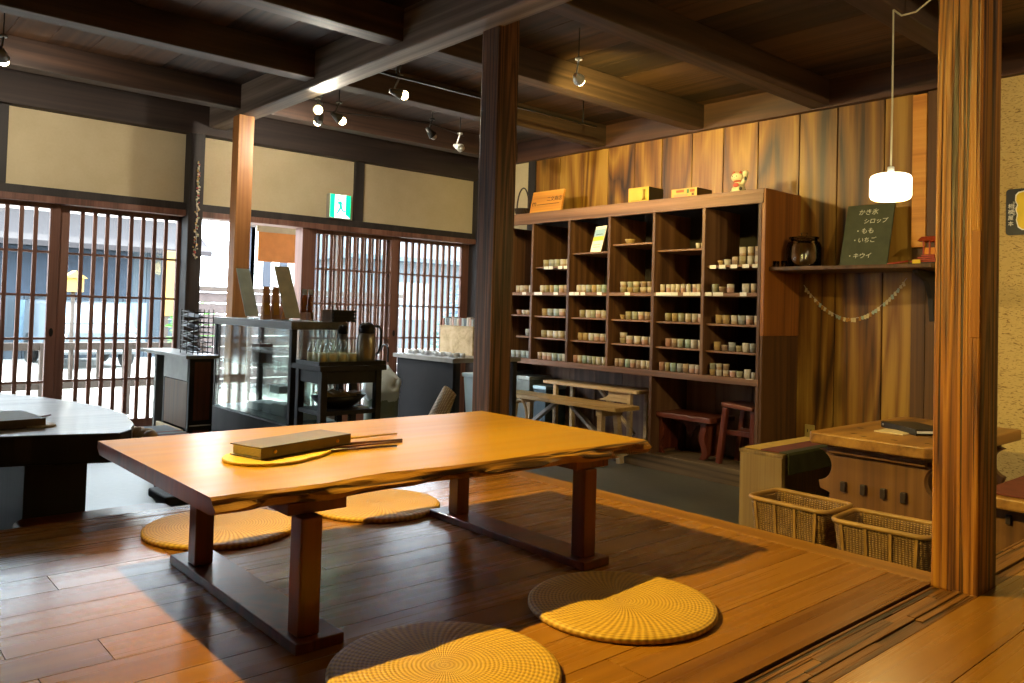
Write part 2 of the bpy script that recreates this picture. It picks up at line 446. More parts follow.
b = MB(); b.box(XW-.02, XW+.04, 2.045, 2.13, 0, 1.615); struct('trim_17', b, M['side2'], .003)
b = MB(); b.box(XW-.05, XW+.04, -2, 6.5, 2.605, 2.82); struct('trim_14', b, M['wbeam'], .004, 'brown beam along the top of the plank wall')
# walls never in view that close the room
b = MB(); b.box(-3.1, -3, -2, 6.8, 0, 2.85); struct('wall_left', b, M['plaster'])
b = MB(); b.box(-3.1, 5.4, -2.1, -2, 0, 2.85); struct('wall_rear', b, M['plaster'])
# ceiling: boards along y over joists along x
b = MB(); x = -3.0; rg = random.Random(5)
while x < 5.3:
    w = .2+rg.random()*.08; b.box(x+.002, x+w-.002, -2, 6.7, 2.80, 2.825, rg.random()); x += w
struct('ceiling', b, M['ceil'])
b = MB(); b.box(-3.1, 5.45, -2.1, 7.7, 2.83, 2.9); struct('ceiling_upper', b, M['dark'])
for i, (y, d) in enumerate(((-.6, 0), (.5, 0), (1.62, 0), (2.68, 0), (3.70, 0), (4.72, 0), (5.88, 0))):
    b = MB(); b.box(-3, XW-.04, y, y+.13, 2.615, 2.80)
    tag(single('ceiling_joist', b, M['joist'], None, None, bev=.006), None, None, None, 'structure')
b = MB(); b.box(2.42, 2.57, -1.9, 6.52, 2.565, 2.80)
o = struct('ceiling_beam', b, M['darky'], .01, 'large grey weathered ceiling beam')

# pillars
b = MB(); b.box(2.54, 2.69, .835, .965, PZ-.01, 2.79)
struct('pillar_near', b, M['pillar'], .008, 'thick grained orange brown pillar with cracks')
b = MB(); b.box(2.5375, 2.541, .838, .862, 1.11, 1.42, .3)
tag(single('pillar_patch', b, M['side'], None, None, bev=.001), 'slim dark wooden patch let into the near pillar', 'patch')
b = MB(); b.box(2.54, 2.675, 3.02, 3.155, 0, 2.79)
struct('pillar_middle', b, M['pillar2'], .006, 'dark brown grained pillar behind the low table')
b = MB(); b.box(2.40, 2.52, 5.85, 5.965, 0, 2.566)
struct('pillar_far', b, M['post'], .004, 'pale orange wooden post under the ceiling beam')

# ---------------------------------------------------------------- lattice doors
RZ = [.228, .541, .855, 1.169, 1.483, 1.800]
def door(name, x0, x1, g0, g1, cols, y, label, off=0.0, bw=.027, pull=None):
    e = bpy.data.objects.new(name, None); C.objects.link(e); e['kind'] = 'structure'; e['label'] = label
    e.location = (x0, y, .05)
    L = e.location
    b = MB()
    b.box(x0, g0, y-.018, y+.018, .05, 1.885); b.box(g1, x1, y-.018, y+.018, .05, 1.885)
    b.box(g0, g1, y-.017, y+.017, 1.80, 1.885); b.box(g0, g1, y-.015, y+.015, .05, .228)
    b.build('door_frame', M['door'], e, L, .003)
    b = MB(); p = (g1-g0)/cols
    for i in range(1, cols): b.box(g0+i*p-bw/2+off, g0+i*p+bw/2+off, y-.016, y+.006, .228, 1.80)
    for z in RZ[1:-1]: b.box(g0, g1, y-.013, y+.005, z-.008, z+.008)
    b.build('lattice', M['door'], e, L)
    b = MB(); b.box(g0, g1, y+.008, y+.011, .228, 1.80); b.build('glass_pane', M['glass'], e, L)
    if pull:
        b = MB(); b.lathe([(.0, 0), (.014, 0), (.014, .003), (.010, .004), (.0, .002)], (0, 0, 0), 16, sy=2.2, cap_first=False)
        mt = Matrix.Translation((pull, y-.018, .90)) @ Matrix.Rotation(PI/2, 4, 'X')
        for v in b.bm.verts: v.co = mt @ v.co
        b.build('finger_pull', M['blackm'], e, L)
    return e
door('door_1', .455, 1.40, .525, 1.332, 9, 6.61, 'reddish brown lattice glass door at the left edge', pull=1.366)
door('door_2', 1.40, 2.327, 1.469, 2.248, 9, 6.65, 'reddish brown lattice glass door left of the dark wall post', pull=2.29)
door('door_3', -.49, .455, -.42, .39, 9, 6.65, 'lattice door further left')
door('door_4', -1.43, -.49, -1.36, -.56, 9, 6.61, 'lattice door at far left')
door('door_5', 3.382, 4.34, 3.454, 4.262, 10, 6.61, 'lattice door with a second one slid behind it', bw=.021, pull=4.31)
door('door_6', 3.35, 4.31, 3.42, 4.235, 10, 6.66, 'lattice door slid behind the middle one', bw=.021, off=.008)
door('door_7', 4.30, 5.25, 4.392, 5.152, 10, 6.66, 'lattice door beside the corner post')
b = MB(); b.box(3.305, 3.382, 6.56, 6.70, .05, 1.84); struct('trim_15', b, M['door'], .003, 'brown jamb beside the open doorway')
b = MB(); b.box(-3, -1.43, 6.6, 6.7, .05, 1.84); struct('wall_street_left', b, M['door'])

KEYP, SKY, SUNP, EXPO = 330, 10, 8, 0.9

# ================================================================ LOW TABLE
TZ = .736
T = Thing('low_table', 'long low honey-coloured slab table with a rough live edge on two runners', 'table', (1.39, 2.12, PZ))
b = MB(); nx, ny = 120, 16; rg = random.Random(21)
from mathutils import noise as mn
x0, x1, y0, y1, th = .667, 2.112, 1.678, 2.56, .038
def edge_front(x):
    return y0 + .018*mn.noise(V((x*3.1, 0, 0))) + .008*mn.noise(V((x*11, 3, 0)))
def edge_back(x):
    return y1 + .015*mn.noise(V((x*2.3, 9, 0)))
# cross-section loop per x: top back, top (ny), front edge profile, bottom
def section(x):
    yf = edge_front(x); yb = edge_back(x); pts = []
    pts.append((x, yb+.004, TZ-th*.5)); yt = yf+.026+.012*mn.noise(V((x*5, 31, 0)))
    for i in range(9): pts.append((x, yb+(yt-yb)*i/8, TZ))
    d = lambda k, a: a*mn.noise(V((x*9+k*7, k*1.7, 1.3)))
    big = max(0, mn.noise(V((x*4.2, 17.0, 2.0))))*.055
    pts.append((x, yt-.012+d(1, .008), TZ-.006))
    pts.append((x, yf+.002+d(2, .016)+big*.4, TZ-.015+d(5, .004)))
    pts.append((x, yf-.008+d(3, .022)+big, TZ-.024+d(6, .006)))
    pts.append((x, yf+.004+d(4, .022)+big*.6, TZ-.035-.008*max(0, (x-1.3))+d(7, .006)))
    pts.append((x, yf+.03, TZ-th-.008*max(0, x-1.3)))
    pts.append((x, yb-.02, TZ-th))
    return pts
rings = []
for i in range(nx+1):
    x = x0+(x1-x0)*i/nx
    rings.append([b.bm.verts.new(p) for p in section(x)])
    if i == 0 or i == nx:
        for v in rings[-1]: v.co.x += .004*mn.noise(V((v.co.y*6, i, 0)))
n = len(rings[0])
edge_faces = []
for a, c in zip(rings, rings[1:]):
    for k in range(n):
        fc = b.bm.faces.new((a[k], a[(k+1) % n], c[(k+1) % n], c[k]))
        if 9 <= k <= 13: fc.material_index = 1
b.bm.faces.new(rings[0][::-1]).material_index = 2; b.bm.faces.new(rings[-1])
for rg_ in rings:
    for v in rg_: v[b.ly] = .5
o = T.part('tabletop', b, M['table']); o.data.materials.append(M['bark']); o.data.materials.append(M['tleg'])
for i, (sx0, sx1) in enumerate(((.845, .965), (1.785, 1.90))):
    b = MB(); b.box(sx0, sx1, 1.66 if i else 1.64, 2.45, PZ, PZ+.026); T.part('floor_runner', b, M['tleg'], bev=.003)
    b = MB(); b.box(sx0-.0, sx1+.03, 1.70, 2.43, TZ-.066, TZ-.0385); T.part('top_cleat', b, M['tleg'], bev=.002)
    for y in ((1.665, 2.297), (1.69, 2.318))[i]:
        b = MB(); xm = (.862, 1.815)[i]; b.box(xm, xm+.053, y, y+.056, PZ+.026, TZ-.066); T.part('leg', b, M['tleg'], bev=.004)

# menu folder, fan, sticks
R = math.radians(16.5)
def rot2(cx, cy, x, y, a=R): return (cx+x*math.cos(a)-y*math.sin(a), cy+x*math.sin(a)+y*math.cos(a))
e = bpy.data.objects.new('menu_folder', None); C.objects.link(e); e.location = (1.048, 2.093, TZ+.010); e.rotation_euler = (0, 0, R)
tag(e, 'long brown menu folder with two brass studs on the honey-coloured low table', 'menu')
def local(name, mb, mat, parent, bev=0):
    return mb.build(name, mat, parent, None, bev)
b = MB(); b.box(-.165, .165, -.062, .062, .028, .031); b.box(-.165, .165, -.062, -.059, .0, .031); b.box(-.165, .165, -.062, .062, 0, .003); local('cover', b, M['binder'], e, .001)
b = MB()
for k in range(7): b.box(-.158, .16, -.056, .058, .0035+k*.0034, .0062+k*.0034)
local('pages', b, M['white'], e)
for x in (-.12, .11):
    b = MB(); b.lathe([(.0001, 0), (.0055, 0), (.0055, .0012), (.0035, .0022), (0, .0024)], (0, 0, 0), 16)
    mt = Matrix.Translation((x, -.062, .016)) @ Matrix.Rotation(PI/2, 4, 'X')
    for v in b.bm.verts: v.co = mt @ v.co
    local('stud', b, M['brass'], e)
T = Thing('woven_hand_fan', 'flat yellow woven fan lying under the brown menu folder', 'fan', (.98, 2.05, TZ+.0005))
b = MB(); pts = []
for k in range(40):
    a = 2*PI*k/40; rr_ = .118 if math.cos(a) > 0 else .118+.035*abs(math.cos(a)); px = math.cos(a)*rr_; py = math.sin(a)*rr_*.92
    if px > 0: px *= 1.9; py *= (1-.35*(px/.22)**2)
    x, y = rot2(.985, 2.06, px, py, math.radians(20)); pts.append((x, y, TZ+.0008))
b.prism(pts, (0, 0, .0075)); T.part('fan_blade', b, plain('yellow_straw', 'd3ac4b', .5, 0, .1), bev=.002)
for i, (a, c, z, col, nm) in enumerate((((1.16, 2.15), (1.472, 2.215), .012, 'd9b04a', 'pale'), ((1.17, 2.085), (1.42, 2.105), .010, '5a2a16', 'dark'), ((1.12, 2.06), (1.40, 2.075), .006, '6b3218', 'dark'), ((1.13, 2.035), (1.345, 2.02), .004, '4a2414', 'dark'))):
    lb = ['pale bamboo chopstick beside the brown menu folder', 'dark chopstick lying highest among the three beside the menu folder', 'middle one of three dark chopsticks beside the menu folder', 'dark chopstick nearest the live edge beside the menu folder'][i]
    z += TZ
    L = (a[0], a[1], TZ)
    b = MB(); b.tube([(a[0], a[1], z+.002), (c[0], c[1], TZ+.0035)], [.0042, .0028], 8)
    single('chopstick', b, plain('chopstick_%s%d' % (nm, i), col, .35, 0, .05), lb, 'chopstick', L, 'chopsticks beside the menu folder')

# ================================================================ STRAW MATS
def mat_mesh():
    b = MB(); n = 72; R0 = .248; prof = [(0, .0)]
    prof = [(0.0001, 0), (R0-.004, 0), (R0, .004), (R0, .010), (R0-.006, .0155)]
    for k in range(1, 18): prof.append(((R0-.006)*(1-k/18), .0155+.0012*(k % 2)+.003*math.sin(PI*k/18)))
    prof.append((0, .016)); b.lathe(prof, (0, 0, 0), n, .5, cap_first=False)
    return b
mats = [((1.10, 2.71), .1, 'round straw mat on the floor behind the left end of the low table'),
        ((1.70, 2.685), 1.2, 'round straw mat on the floor behind the middle of the low table'),
        ((1.055, 1.375), 2.3, 'round straw mat in front of the low table, nearest the bottom edge of the photo'),
        ((1.655, 1.40), .7, 'round straw mat half lit by lamp light in front of the right table legs')]
m0 = None
for (x, y), a, lb in mats:
    if m0 is None:
        m0 = single('straw_mat', mat_mesh(), M['mat'], lb, 'mat', None, 'round straw floor mats'); m0.location = (x, y, PZ+.0015); m0.rotation_euler.z = a
    else: copy_tree(m0, (x, y, PZ+.0015), a, lb)

# ================================================================ BOOKCASE
BX0, BX1 = 4.80, 5.262; P0 = 2.936; PW = .448; NB = 6
div = [P0+PW*i for i in range(NB+1)]
T = Thing('bookcase', 'wide dark wooden shelving case of six bays along the plank wall', 'shelving', (5.0, 4.3, 0))
b = MB(); b.box(BX0-.004, BX1, P0-.028, div[-1]+.03, 1.99, 2.02); T.part('top_board', b, M['case'], bev=.003)
b = MB(); b.box(BX0-.006, BX0+.018, P0-.026, div[-1]+.03, 1.922, 1.99); T.part('fascia_board', b, M['case'], bev=.002)
for i, y in enumerate(div):
    w = .013 if 0 < i < NB else .012
    b = MB(); b.box(BX0, BX1-.02, y-w, y+w, .735 if i not in (0, 2, 6) else .113, 1.922 if True else 2); T.part('upright', b, M['casez'], bev=.002)
b = MB(); b.box(BX0-.004, BX1, P0-.012, div[-1]+.012, .690, .735); T.part('lower_board', b, M['case'], bev=.003)
b = MB()
for i in range(NB): b.box(BX0, BX1-.02, div[i]+.013, div[i+1]-.013, 1.292, 1.318)
T.part('middle_board', b, M['case'], bev=.002)
b = MB()
y = P0
while y < div[-1]: b.box(BX1-.02, BX1-.006, y+.001, min(y+.15, div[-1])-.001, .735, 1.99); y += .15
T.part('back_panel', b, M['caseback'])
b = MB(); y = P0
while y < div[-1]: b.box(BX1-.02, BX1-.006, y+.002, min(y+.31, div[-1])-.002, .113, .69); y += .31
T.part('lower_back_panel', b, M['lowplank'])
b = MB(); b.box(BX0+.002, BX1, P0-.040, P0-.0125, 1.03, 2.02); T.part('side_panel', b, M['side'], bev=.002)
b = MB(); b.box(BX0+.004, BX1, P0-.034, P0-.0125, .113, 1.03); T.part('lower_side_panel', b, M['side2'], bev=.002)
b = MB(); b.box(BX0, BX1, 2.55, 5.62, 0.0, .113); T.part('plinth', b, wood('plinth_wood', '3c2e20', '6c5840', '8a7556', 'y', .55, .9, .15, .4, .1), bev=.004)
UP = {0: 1.512, 1: 1.640, 2: 1.704, 3: 1.650, 4: 1.542}
I1 = 1.100; I2 = .910
for i in range(NB):
    zs = [I1+.004*i, I2+.004*i] + ([UP[i]] if i in UP else [])
    for z in zs:
        a, c = div[i]+.014, div[i+1]-.014
        if i == 5 and z < .94: a, c = div[i]+.014, div[i]+.22
        b = MB(); b.box(BX0+.035, BX1-.025, a, c, z-.014, z); T.part('inner_shelf', b, M['case'], bev=.001)

# -- pottery cups
def cup_mesh(rt, rb, h, foot=.003):
    b = MB(); t_ = .0035
    b.lathe([(.0001, 0), (rb*.8, 0), (rb, .004), (rb*1.04, h*.35), (rt, h*.9), (rt*1.0, h), (rt-t_, h), (rt-t_-.001, h*.85), (rb-t_, .012), (.0001, .010)], (0, 0, 0), 20, .5, cap_first=False)
    return b
def glaze(name, low, high, split=.5, H=.065, spots=0):
    def mx_(h, g=(176, 168, 156), k=.38): return tuple(int(h[i:i+2], 16)*(1-k)+g[i//2]*k for i in (0, 2, 4))
    low, high = mx_(low), mx_(high)
    t = NT(name); sp = t.add('ShaderNodeSeparateXYZ'); co = t.coord(); t.link(co, sp.inputs[0])
    nz = t.noise(co, 45, 3, .6)
    f = t.math('ADD', t.math('DIVIDE', sp.outputs[2], H), t.math('MULTIPLY', t.math('SUBTRACT', nz, .5), .35))
    c1 = t.ramp(f, [(split-.05, lin(low)), (split+.05, lin(high))])
    t.link(t.mix(t.math('MULTIPLY', nz, .5), c1, lin('5e4c3c')), t.b.inputs['Base Color'])
    t.b.inputs['Roughness'].default_value = .3; return t.m
GL = {'cream': glaze('glaze_cream', 'c79a6b', 'e8dcc0', .3), 'ochre': glaze('glaze_ochre', 'a87a2e', 'c29a48', .4),
      'sage green': glaze('glaze_sage', '8e9474', 'b7bd9c', .5), 'grey blue': glaze('glaze_bluegrey', '6f7f86', 'b5c0c4', .45),
      'pink': glaze('glaze_pink', 'd99a86', 'ece2d4', .55), 'brown banded': glaze('glaze_brown', '7e583a', 'c8a77f', .5),
      'terracotta': glaze('glaze_terra', 'a0583c', 'c07c5c', .5), 'white': glaze('glaze_white', 'dcd8cc', 'f0ece2', .4),
      'pale blue': glaze('glaze_paleblue', '7fa3b3', 'b9d6dd', .4), 'teal': glaze('glaze_teal', '6f9c90', 'a9cabb', .5),
      'olive': glaze('glaze_olive', '7d6a30', 'b3a468', .45)}
GK = {'c': 'cream', 'o': 'ochre', 's': 'sage green', 'g': 'grey blue', 'p': 'pink', 'b': 'brown banded', 't': 'terracotta', 'w': 'white', 'l': 'pale blue', 'e': 'teal', 'v': 'olive'}
protos = {}
def cup_obj(col, shape):
    k = (col, shape)
    if k not in protos:
        rt, rb, h = {'T': (.029, .027, .062), 'S': (.031, .026, .042), 'B': (.042, .028, .036), 'M': (.036, .034, .060)}[shape]
        me_o = cup_mesh(rt, rb, h).build('pottery_cup' if shape != 'B' else 'pottery_bowl', GL[col]); protos[k] = (me_o, h); return me_o, h, True
    o, h = protos[k]; c = o.copy(); C.objects.link(c); return c, h, False
ORD = ['first', 'second', 'third', 'fourth', 'fifth', 'sixth', 'seventh', 'eighth', 'ninth', 'tenth']
BAY = ['rightmost bay', 'second bay from right', 'third bay from right', 'third bay from left', 'second bay from left', 'leftmost bay']
ROW = {'U': 'top shelf', 'M': 'middle shelf', '1': 'shelf below middle', '2': 'second lowest shelf', 'B': 'bottom board'}
def row_z(bay, row): return {'U': UP.get(bay, 0), 'M': 1.318, '1': I1+.004*bay, '2': I2+.004*bay, 'B': .735}[row]
def cups(bay, row, spec, t0=.1, t1=.95, x=None):
    """spec: string of colour letter + optional shape; t along the bay from its left end (photo left = larger y)"""
    items = spec.split(); n = len(items); z = row_z(bay, row); rg = random.Random(bay*7+ord(row))
    x = x if x is not None else {'U': 4.885, 'M': 4.85, '1': 4.885, '2': 4.885, 'B': 4.855}[row]
    yl, yr = div[bay+1]-.05, div[bay]+.05
    k = 0
    for i, it in enumerate(items):
        if it == '-': continue
        tt = t0+(t1-t0)*i/max(1, n-1); y = yl+(yr-yl)*tt+rg.uniform(-.004, .004)
        shape = it[1] if len(it) > 1 and it[1] in 'TSBM' else 'T'; stack = it.endswith('2')
        col = GK[it[0]]
        o, h, new = cup_obj(col, shape)
        k += 1
        xx = x+rg.uniform(-.004, .004)
        rmax = {'T': .029, 'S': .031, 'B': .042, 'M': .036}[shape]; sp_ = (yl-yr)*(t1-t0)/max(1, n-1)
        sc_ = min(1, (sp_-.010)/(2*rmax)) if n > 1 else 1; o.scale = (sc_, sc_, 1)
        o.location = (xx, y, z+.0005); o.rotation_euler.z = rg.uniform(0, 6)
        kind = 'bowl' if shape == 'B' else 'cup'
        tag(o, '%s pottery %s, %s from left on %s, %s' % (col, kind, ORD[k-1], ROW[row], BAY[bay]), kind, 'pottery cups on the shelving case')
        if stack:
            c2 = {'o': 's', 'v': 'c', 'c': 'b', 'w': 'c', 'b': 'p'}.get(it[0], 'c')
            o2, h2, new = cup_obj(GK[c2], shape); o2.location = (xx, y, z+h+.001); o2.rotation_euler.z = 1; o2.scale = (sc_*.97, sc_*.97, 1)
            tag(o2, '%s pottery %s stacked on %s from left, %s, %s' % (GK[c2], kind, ORD[k-1], ROW[row], BAY[bay]), kind, 'pottery cups on the shelving case')
cups(0, 'U', 'oB wS bM vT2 wT2 cT2', .12, .98)
cups(0, 'M', 's bS pM - wT cT', .08, .95)
cups(0, '1', 'o o c g p c', .1, 1.0)
cups(0, '2', 'o bS g vS w g', .08, .92)
cups(0, 'B', 'oS2 wS2 cS2 pS sS wM wS', .03, .99)
cups(1, 'M', 'c p c c p w p c', .02, .98)
cups(1, '1', 'v o s c c p', .12, .97)
cups(1, '2', 't b s e w c', .12, .97)
cups(1, 'B', 't v e g b p p', .03, .97)
cups(1, 'U', 'wS cS', .84, .97)
cups(2, 'U', 'oB', .28, .9)
cups(2, 'M', 'vS2 oS2 vS2 cS2 cS2', .2, .97)
cups(2, '1', 'oB v s p b p', .12, 1.0)
cups(2, '2', 'vS2 p c p c', .15, .97)
cups(2, 'B', 'b b e p b c c', .05, .98)
cups(3, 'M', 'c c g o s e', .1, .93)
cups(3, '1', 'v w s p c g', .15, 1.0)
cups(3, '2', 'o o w p p e', .1, .98)
cups(3, 'B', 't c e g s w w', .03, .95)
cups(4, 'U', 'v g s c c', .12, .95)
cups(4, 'M', 'c v o e p b', .14, .97)
cups(4, '1', 'o g l p b', .15, .95)
cups(4, '2', 'v c w c b', .15, .95)
cups(4, 'B', 'b p p l l w', .1, .97)
cups(5, 'M', 'c c b w', .5, .98)
cups(5, '1', 'tS wS cS wS', .45, .98)
cups(5, '2', 'g b', .8, .97)
cups(5, 'B', 'l g l l', .4, .98)
# price cards on shelf edges
cardm = M['white']; card0 = None; ck = {}
def cards(bay, row, ts):
    global card0
    z = row_z(bay, row); x = BX0+.033 if row == 'U' else BX0-.002
    for i, tt in enumerate(ts):
        y = div[bay+1]-.03+(div[bay]-div[bay+1]+.06)*tt
        lb = 'white price card, %s from left on %s edge, %s' % (ORD[i], ROW[row], BAY[bay])
        if card0 is None:
            b = MB(); b.box(-.0015, 0, -.026, .026, -.022, .004); card0 = single('price_card', b, cardm, lb, 'card', None, 'price cards on the shelf edges'); o = card0
        else: o = copy_tree(card0, label=lb)
        o.location = (x, y, z-.001); o.rotation_euler.y = -.06
cards(0, 'U', [.08, .28, .52, .76, .96]); cards(0, 'M', [.06, .22, .30, .78])
cards(1, 'M', [.08, .2, .32, .46, .72, .86, .97]); cards(2, 'M', [.45]); cards(3, 'M', [.05, .2, .38, .85])
cards(4, 'M', [.1, .22, .72]); cards(4, 'U', [.3, .45, .75, .92]); cards(5, 'M', [.85])
cards(0, 'B', [.93])

# poster card leaning in third-from-left bay, boards
b = MB(); b.box(-.003, .003, -.078, .078, 0, .225)
o = b.build('leaning_card', M['white'], None); o.location = (4.855, 4.475, 1.6505); o.rotation_euler = (0, .26, -.25)
tag(o, 'pale blue, yellow and white printed card leaning on the top shelf, third bay from left', 'card')
for nm, z0, z1, cc in (('blue_band', .135, .198, '9fc3d8'), ('yellow_band', .098, .135, 'e3cf52'), ('text_band', .06, .066, 'b8b48c'), ('text_band', .04, .046, 'b8b48c'), ('text_band', .148, .156, '5d7f92')):
    b = MB(); b.box(-.0038, -.0031, -.076 if 'text' not in nm else -.05, .076 if 'text' not in nm else .05, z0, z1); b.build(nm, plain(nm+cc, cc, .6, 0, .03), o)
b = MB(); b.box(-.004, .004, -.03, .03, 0, .22)
o = b.build('leaning_board', M['side'], None); o.location = (5.04, 3.425, 1.6405); o.rotation_euler = (-.18, 0, 0)
tag(o, 'narrow wooden board leaning on the top shelf of the second bay from right', 'board')

# -- things on top of the case
e = bpy.data.objects.new('wooden_sign', None); C.objects.link(e); e.location = (4.94, 5.185, 2.0205); e.rotation_euler = (0, .22, 0)
tag(e, 'orange-brown wooden sign board with black lettering leaning on top of the shelving', 'sign')
b = MB(); b.box(0, .022, -.20, .20, 0, .225); local('board', b, M['signw'], e, .002)
inkm = plain('black_ink', '20170f', .5, 0, 0)
def on_neg_x(y, z, x=-.001): # text plane facing -x: right = -y, up = z
    return Matrix.Translation((x, y, z)) @ Matrix(((0, 0, -1), (-1, 0, 0), (0, 1, 0))).to_4x4()
lettering('lettering', '二文商店', .048, inkm, e, on_neg_x(-.0, .125))
lettering('emblem', 'm', .075, inkm, e, on_neg_x(.185, .088))
b = MB(); b.box(-.0015, 0, -.165, .12, .094, .099); local('underline', b, inkm, e)
b = MB(); b.box(.03, .042, -.03, .03, 0, .19); local('back_rest', b, M['side2'], e)
# small dark basket with loop handle
T = Thing('small_basket', 'small dark twig basket with a tall loop handle on top of the shelving', 'basket', (4.95, 5.47, 2.02))
b = MB(); b.lathe([(.0001, 0), (.062, 0), (.078, .07), (.082, .072), (.074, .07), (.058, .008), (.0001, .008)], (4.95, 5.48, 2.0205), 20, cap_first=False)
T.part('bowl', b, weave('dark_twig', '1c130d', '3b2a1e', '5c4532', 260))
b = MB(); b.tube([(4.95, 5.48+.082*math.cos(PI*k/14), 2.085+.20*math.sin(PI*k/14)) for k in range(15)], .007, 6); T.part('handle', b, weave('dark_twig_handle', '1c130d', '3b2a1e', '5c4532', 260))
# boxes
T = Thing('yellow_box', 'yellow carton with a dark end on top of the shelving', 'box', (4.96, 4.06, 2.02))
b = MB(); b.box(4.88, 5.06, 3.955, 4.158, 2.0205, 2.145); T.part('carton', b, plain('yellow_card', 'cda63a', .55, 0, .05), bev=.001)
b = MB(); b.box(4.882, 5.058, 3.9535, 3.9555, 2.022, 2.143); T.part('dark_end', b, plain('black_card', '1b1712', .5, 0, .05))
b = MB(); b.tube([(4.8785, 4.0, 2.045), (4.8785, 4.0, 2.06), (4.8785, 4.0, 2.1), (4.8785, 4.0, 2.125)], [.018, .012, .008, .014], 10); b.box(4.878, 4.88, 4.05, 4.13, 2.04, 2.044); T.part('printed_figure', b, plain('ochre_print', '8e6f22', .6, 0, 0))
T = Thing('printed_carton', 'flat pale carton printed in red and green beside the beckoning cat ornament', 'box', (4.96, 3.63, 2.02))
b = MB(); b.box(4.89, 5.08, 3.515, 3.745, 2.0205, 2.098); T.part('carton', b, plain('cream_card', 'cfa658', .6, 0, .08), bev=.001)
for cc, ya, yb, za, zb in (('c4532b', 3.63, 3.70, 2.07, 2.088), ('3f6b3c', 3.585, 3.605, 2.06, 2.09), ('c4532b', 3.535, 3.575, 2.066, 2.086), ('d98a6a', 3.60, 3.72, 2.035, 2.056), ('5b3a20', 3.54, 3.56, 2.04, 2.06)):
    b = MB(); b.box(4.8885, 4.8905, ya, yb, za, zb); T.part('printed_patch', b, plain('print'+cc, cc, .6, 0, 0))
b = MB(); b.box(4.892, 5.078, 3.5135, 3.5155, 2.022, 2.096); T.part('dark_end', b, plain('brown_card', '4a3316', .6, 0, .05))
# beckoning cat (generic)
T = Thing('cat_ornament', 'white beckoning cat ornament with raised paw and red ears on the shelving', 'ornament', (4.95, 3.19, 2.02))
cx, cy, cz = 4.95, 3.20, 2.0205; wm = plain('white_glaze', 'e6d9b4', .35, 0, .05); redm = plain('red_paint', 'b43a22', .4, 0, .05); bkm = plain('black_paint', '1c1714', .4, 0, 0)
b = MB(); b.lathe([(.0001, 0), (.048, 0), (.052, .012), (.046, .04), (.036, .07), (.028, .095), (.0001, .10)], (cx, cy, cz), 20, cap_first=False)
b.ball((cx-.004, cy+.012, cz+.122), .038, .046, .036, 16, 10)
b.tube([(cx-.01, cy-.03, cz+.07), (cx-.01, cy-.052, cz+.10), (cx-.012, cy-.060, cz+.12), (cx-.012, cy-.060, cz+.135)], [.016, .017, .016, .015], 10)
b.ball((cx-.014, cy-.060, cz+.142), .020, .021, .021, 12, 8)
b.ball((cx-.035, cy+.02, cz+.03), .016, .014, .02); b.ball((cx-.04, cy-.01, cz+.012), .014, .016, .012); b.ball((cx-.04, cy+.03, cz+.012), .014, .016, .012)
T.part('body', b, wm)
for s in (-1, 1):
    b = MB(); b.lathe([(.016, 0), (.009, .014), (.0001, .026)], (cx-.004, cy+.012+s*.026, cz+.145), 10); T.part('ear', b, redm)
for s in (-1, 1):
    b = MB(); b.ball((cx-.040, cy+.012+s*.016, cz+.126), .002, .004, .0045, 8, 6); T.part('eye', b, bkm)
b = MB(); b.ball((cx-.043, cy+.012, cz+.116), .002, .003, .002, 8, 6); T.part('nose', b, redm)
b = MB(); b.lathe([(.030, 0), (.034, .004), (.034, .009), (.030, .012)], (cx-.002, cy+.004, cz+.085), 18); T.part('collar', b, redm)
b = MB(); b.ball((cx-.043, cy-.002, cz+.062), .006, .026, .015, 12, 8); T.part('bib', b, redm)
for p in ((cx-.024, cy-.064, cz+.105), (cx-.036, cy-.036, cz+.035)):
    b = MB(); b.ball(p, .008, .012, .014, 10, 8); T.part('black_patch', b, bkm)

# ================================================================ WALL SHELF (right of the case)
T = Thing('wall_shelf', 'thin dark wooden wall shelf holding a chalkboard and a glass jar', 'shelf', (5.05, 2.4, 1.48))
b = MB(); b.box(4.85, 5.268, 1.86, 2.893, 1.468, 1.493); T.part('shelf_board', b, M['side2'], bev=.003)
b = MB(); b.prism([(5.262, 1.985, 1.465), (4.98, 1.985, 1.465), (4.98, 1.985, 1.45), (5.14, 1.985, 1.40), (5.21, 1.985, 1.30), (5.235, 1.985, 1.16), (5.262, 1.985, 1.14)], (0, .03, 0)); T.part('bracket', b, M['darkz'], bev=.002)
# chalkboard
e = bpy.data.objects.new('chalkboard', None); C.objects.link(e); e.location = (5.075, 2.365, 1.4935); e.rotation_euler = (0, .27, 0)
tag(e, 'dark green chalkboard with handwritten white Japanese text leaning on the wall shelf', 'chalkboard')
b = MB(); b.box(0, .012, -.153, .153, 0, .43); local('board', b, plain('chalk_slate', '4b4f36', .8, 0, .12), e, .001)
ch = plain('chalk', 'ece8cc', .9, 0, 0)
for tx, y, z, s in (('かき氷', .075, .362, .044), ('シロップ', .035, .300, .040), ('・もも', .085, .232, .044), ('・いちご', .095, .170, .040), ('・キウイ', .115, .062, .042)):
    lettering('chalk_writing', tx, s, ch, e, on_neg_x(y, z), .95, offset=-.0003, shear=.12)
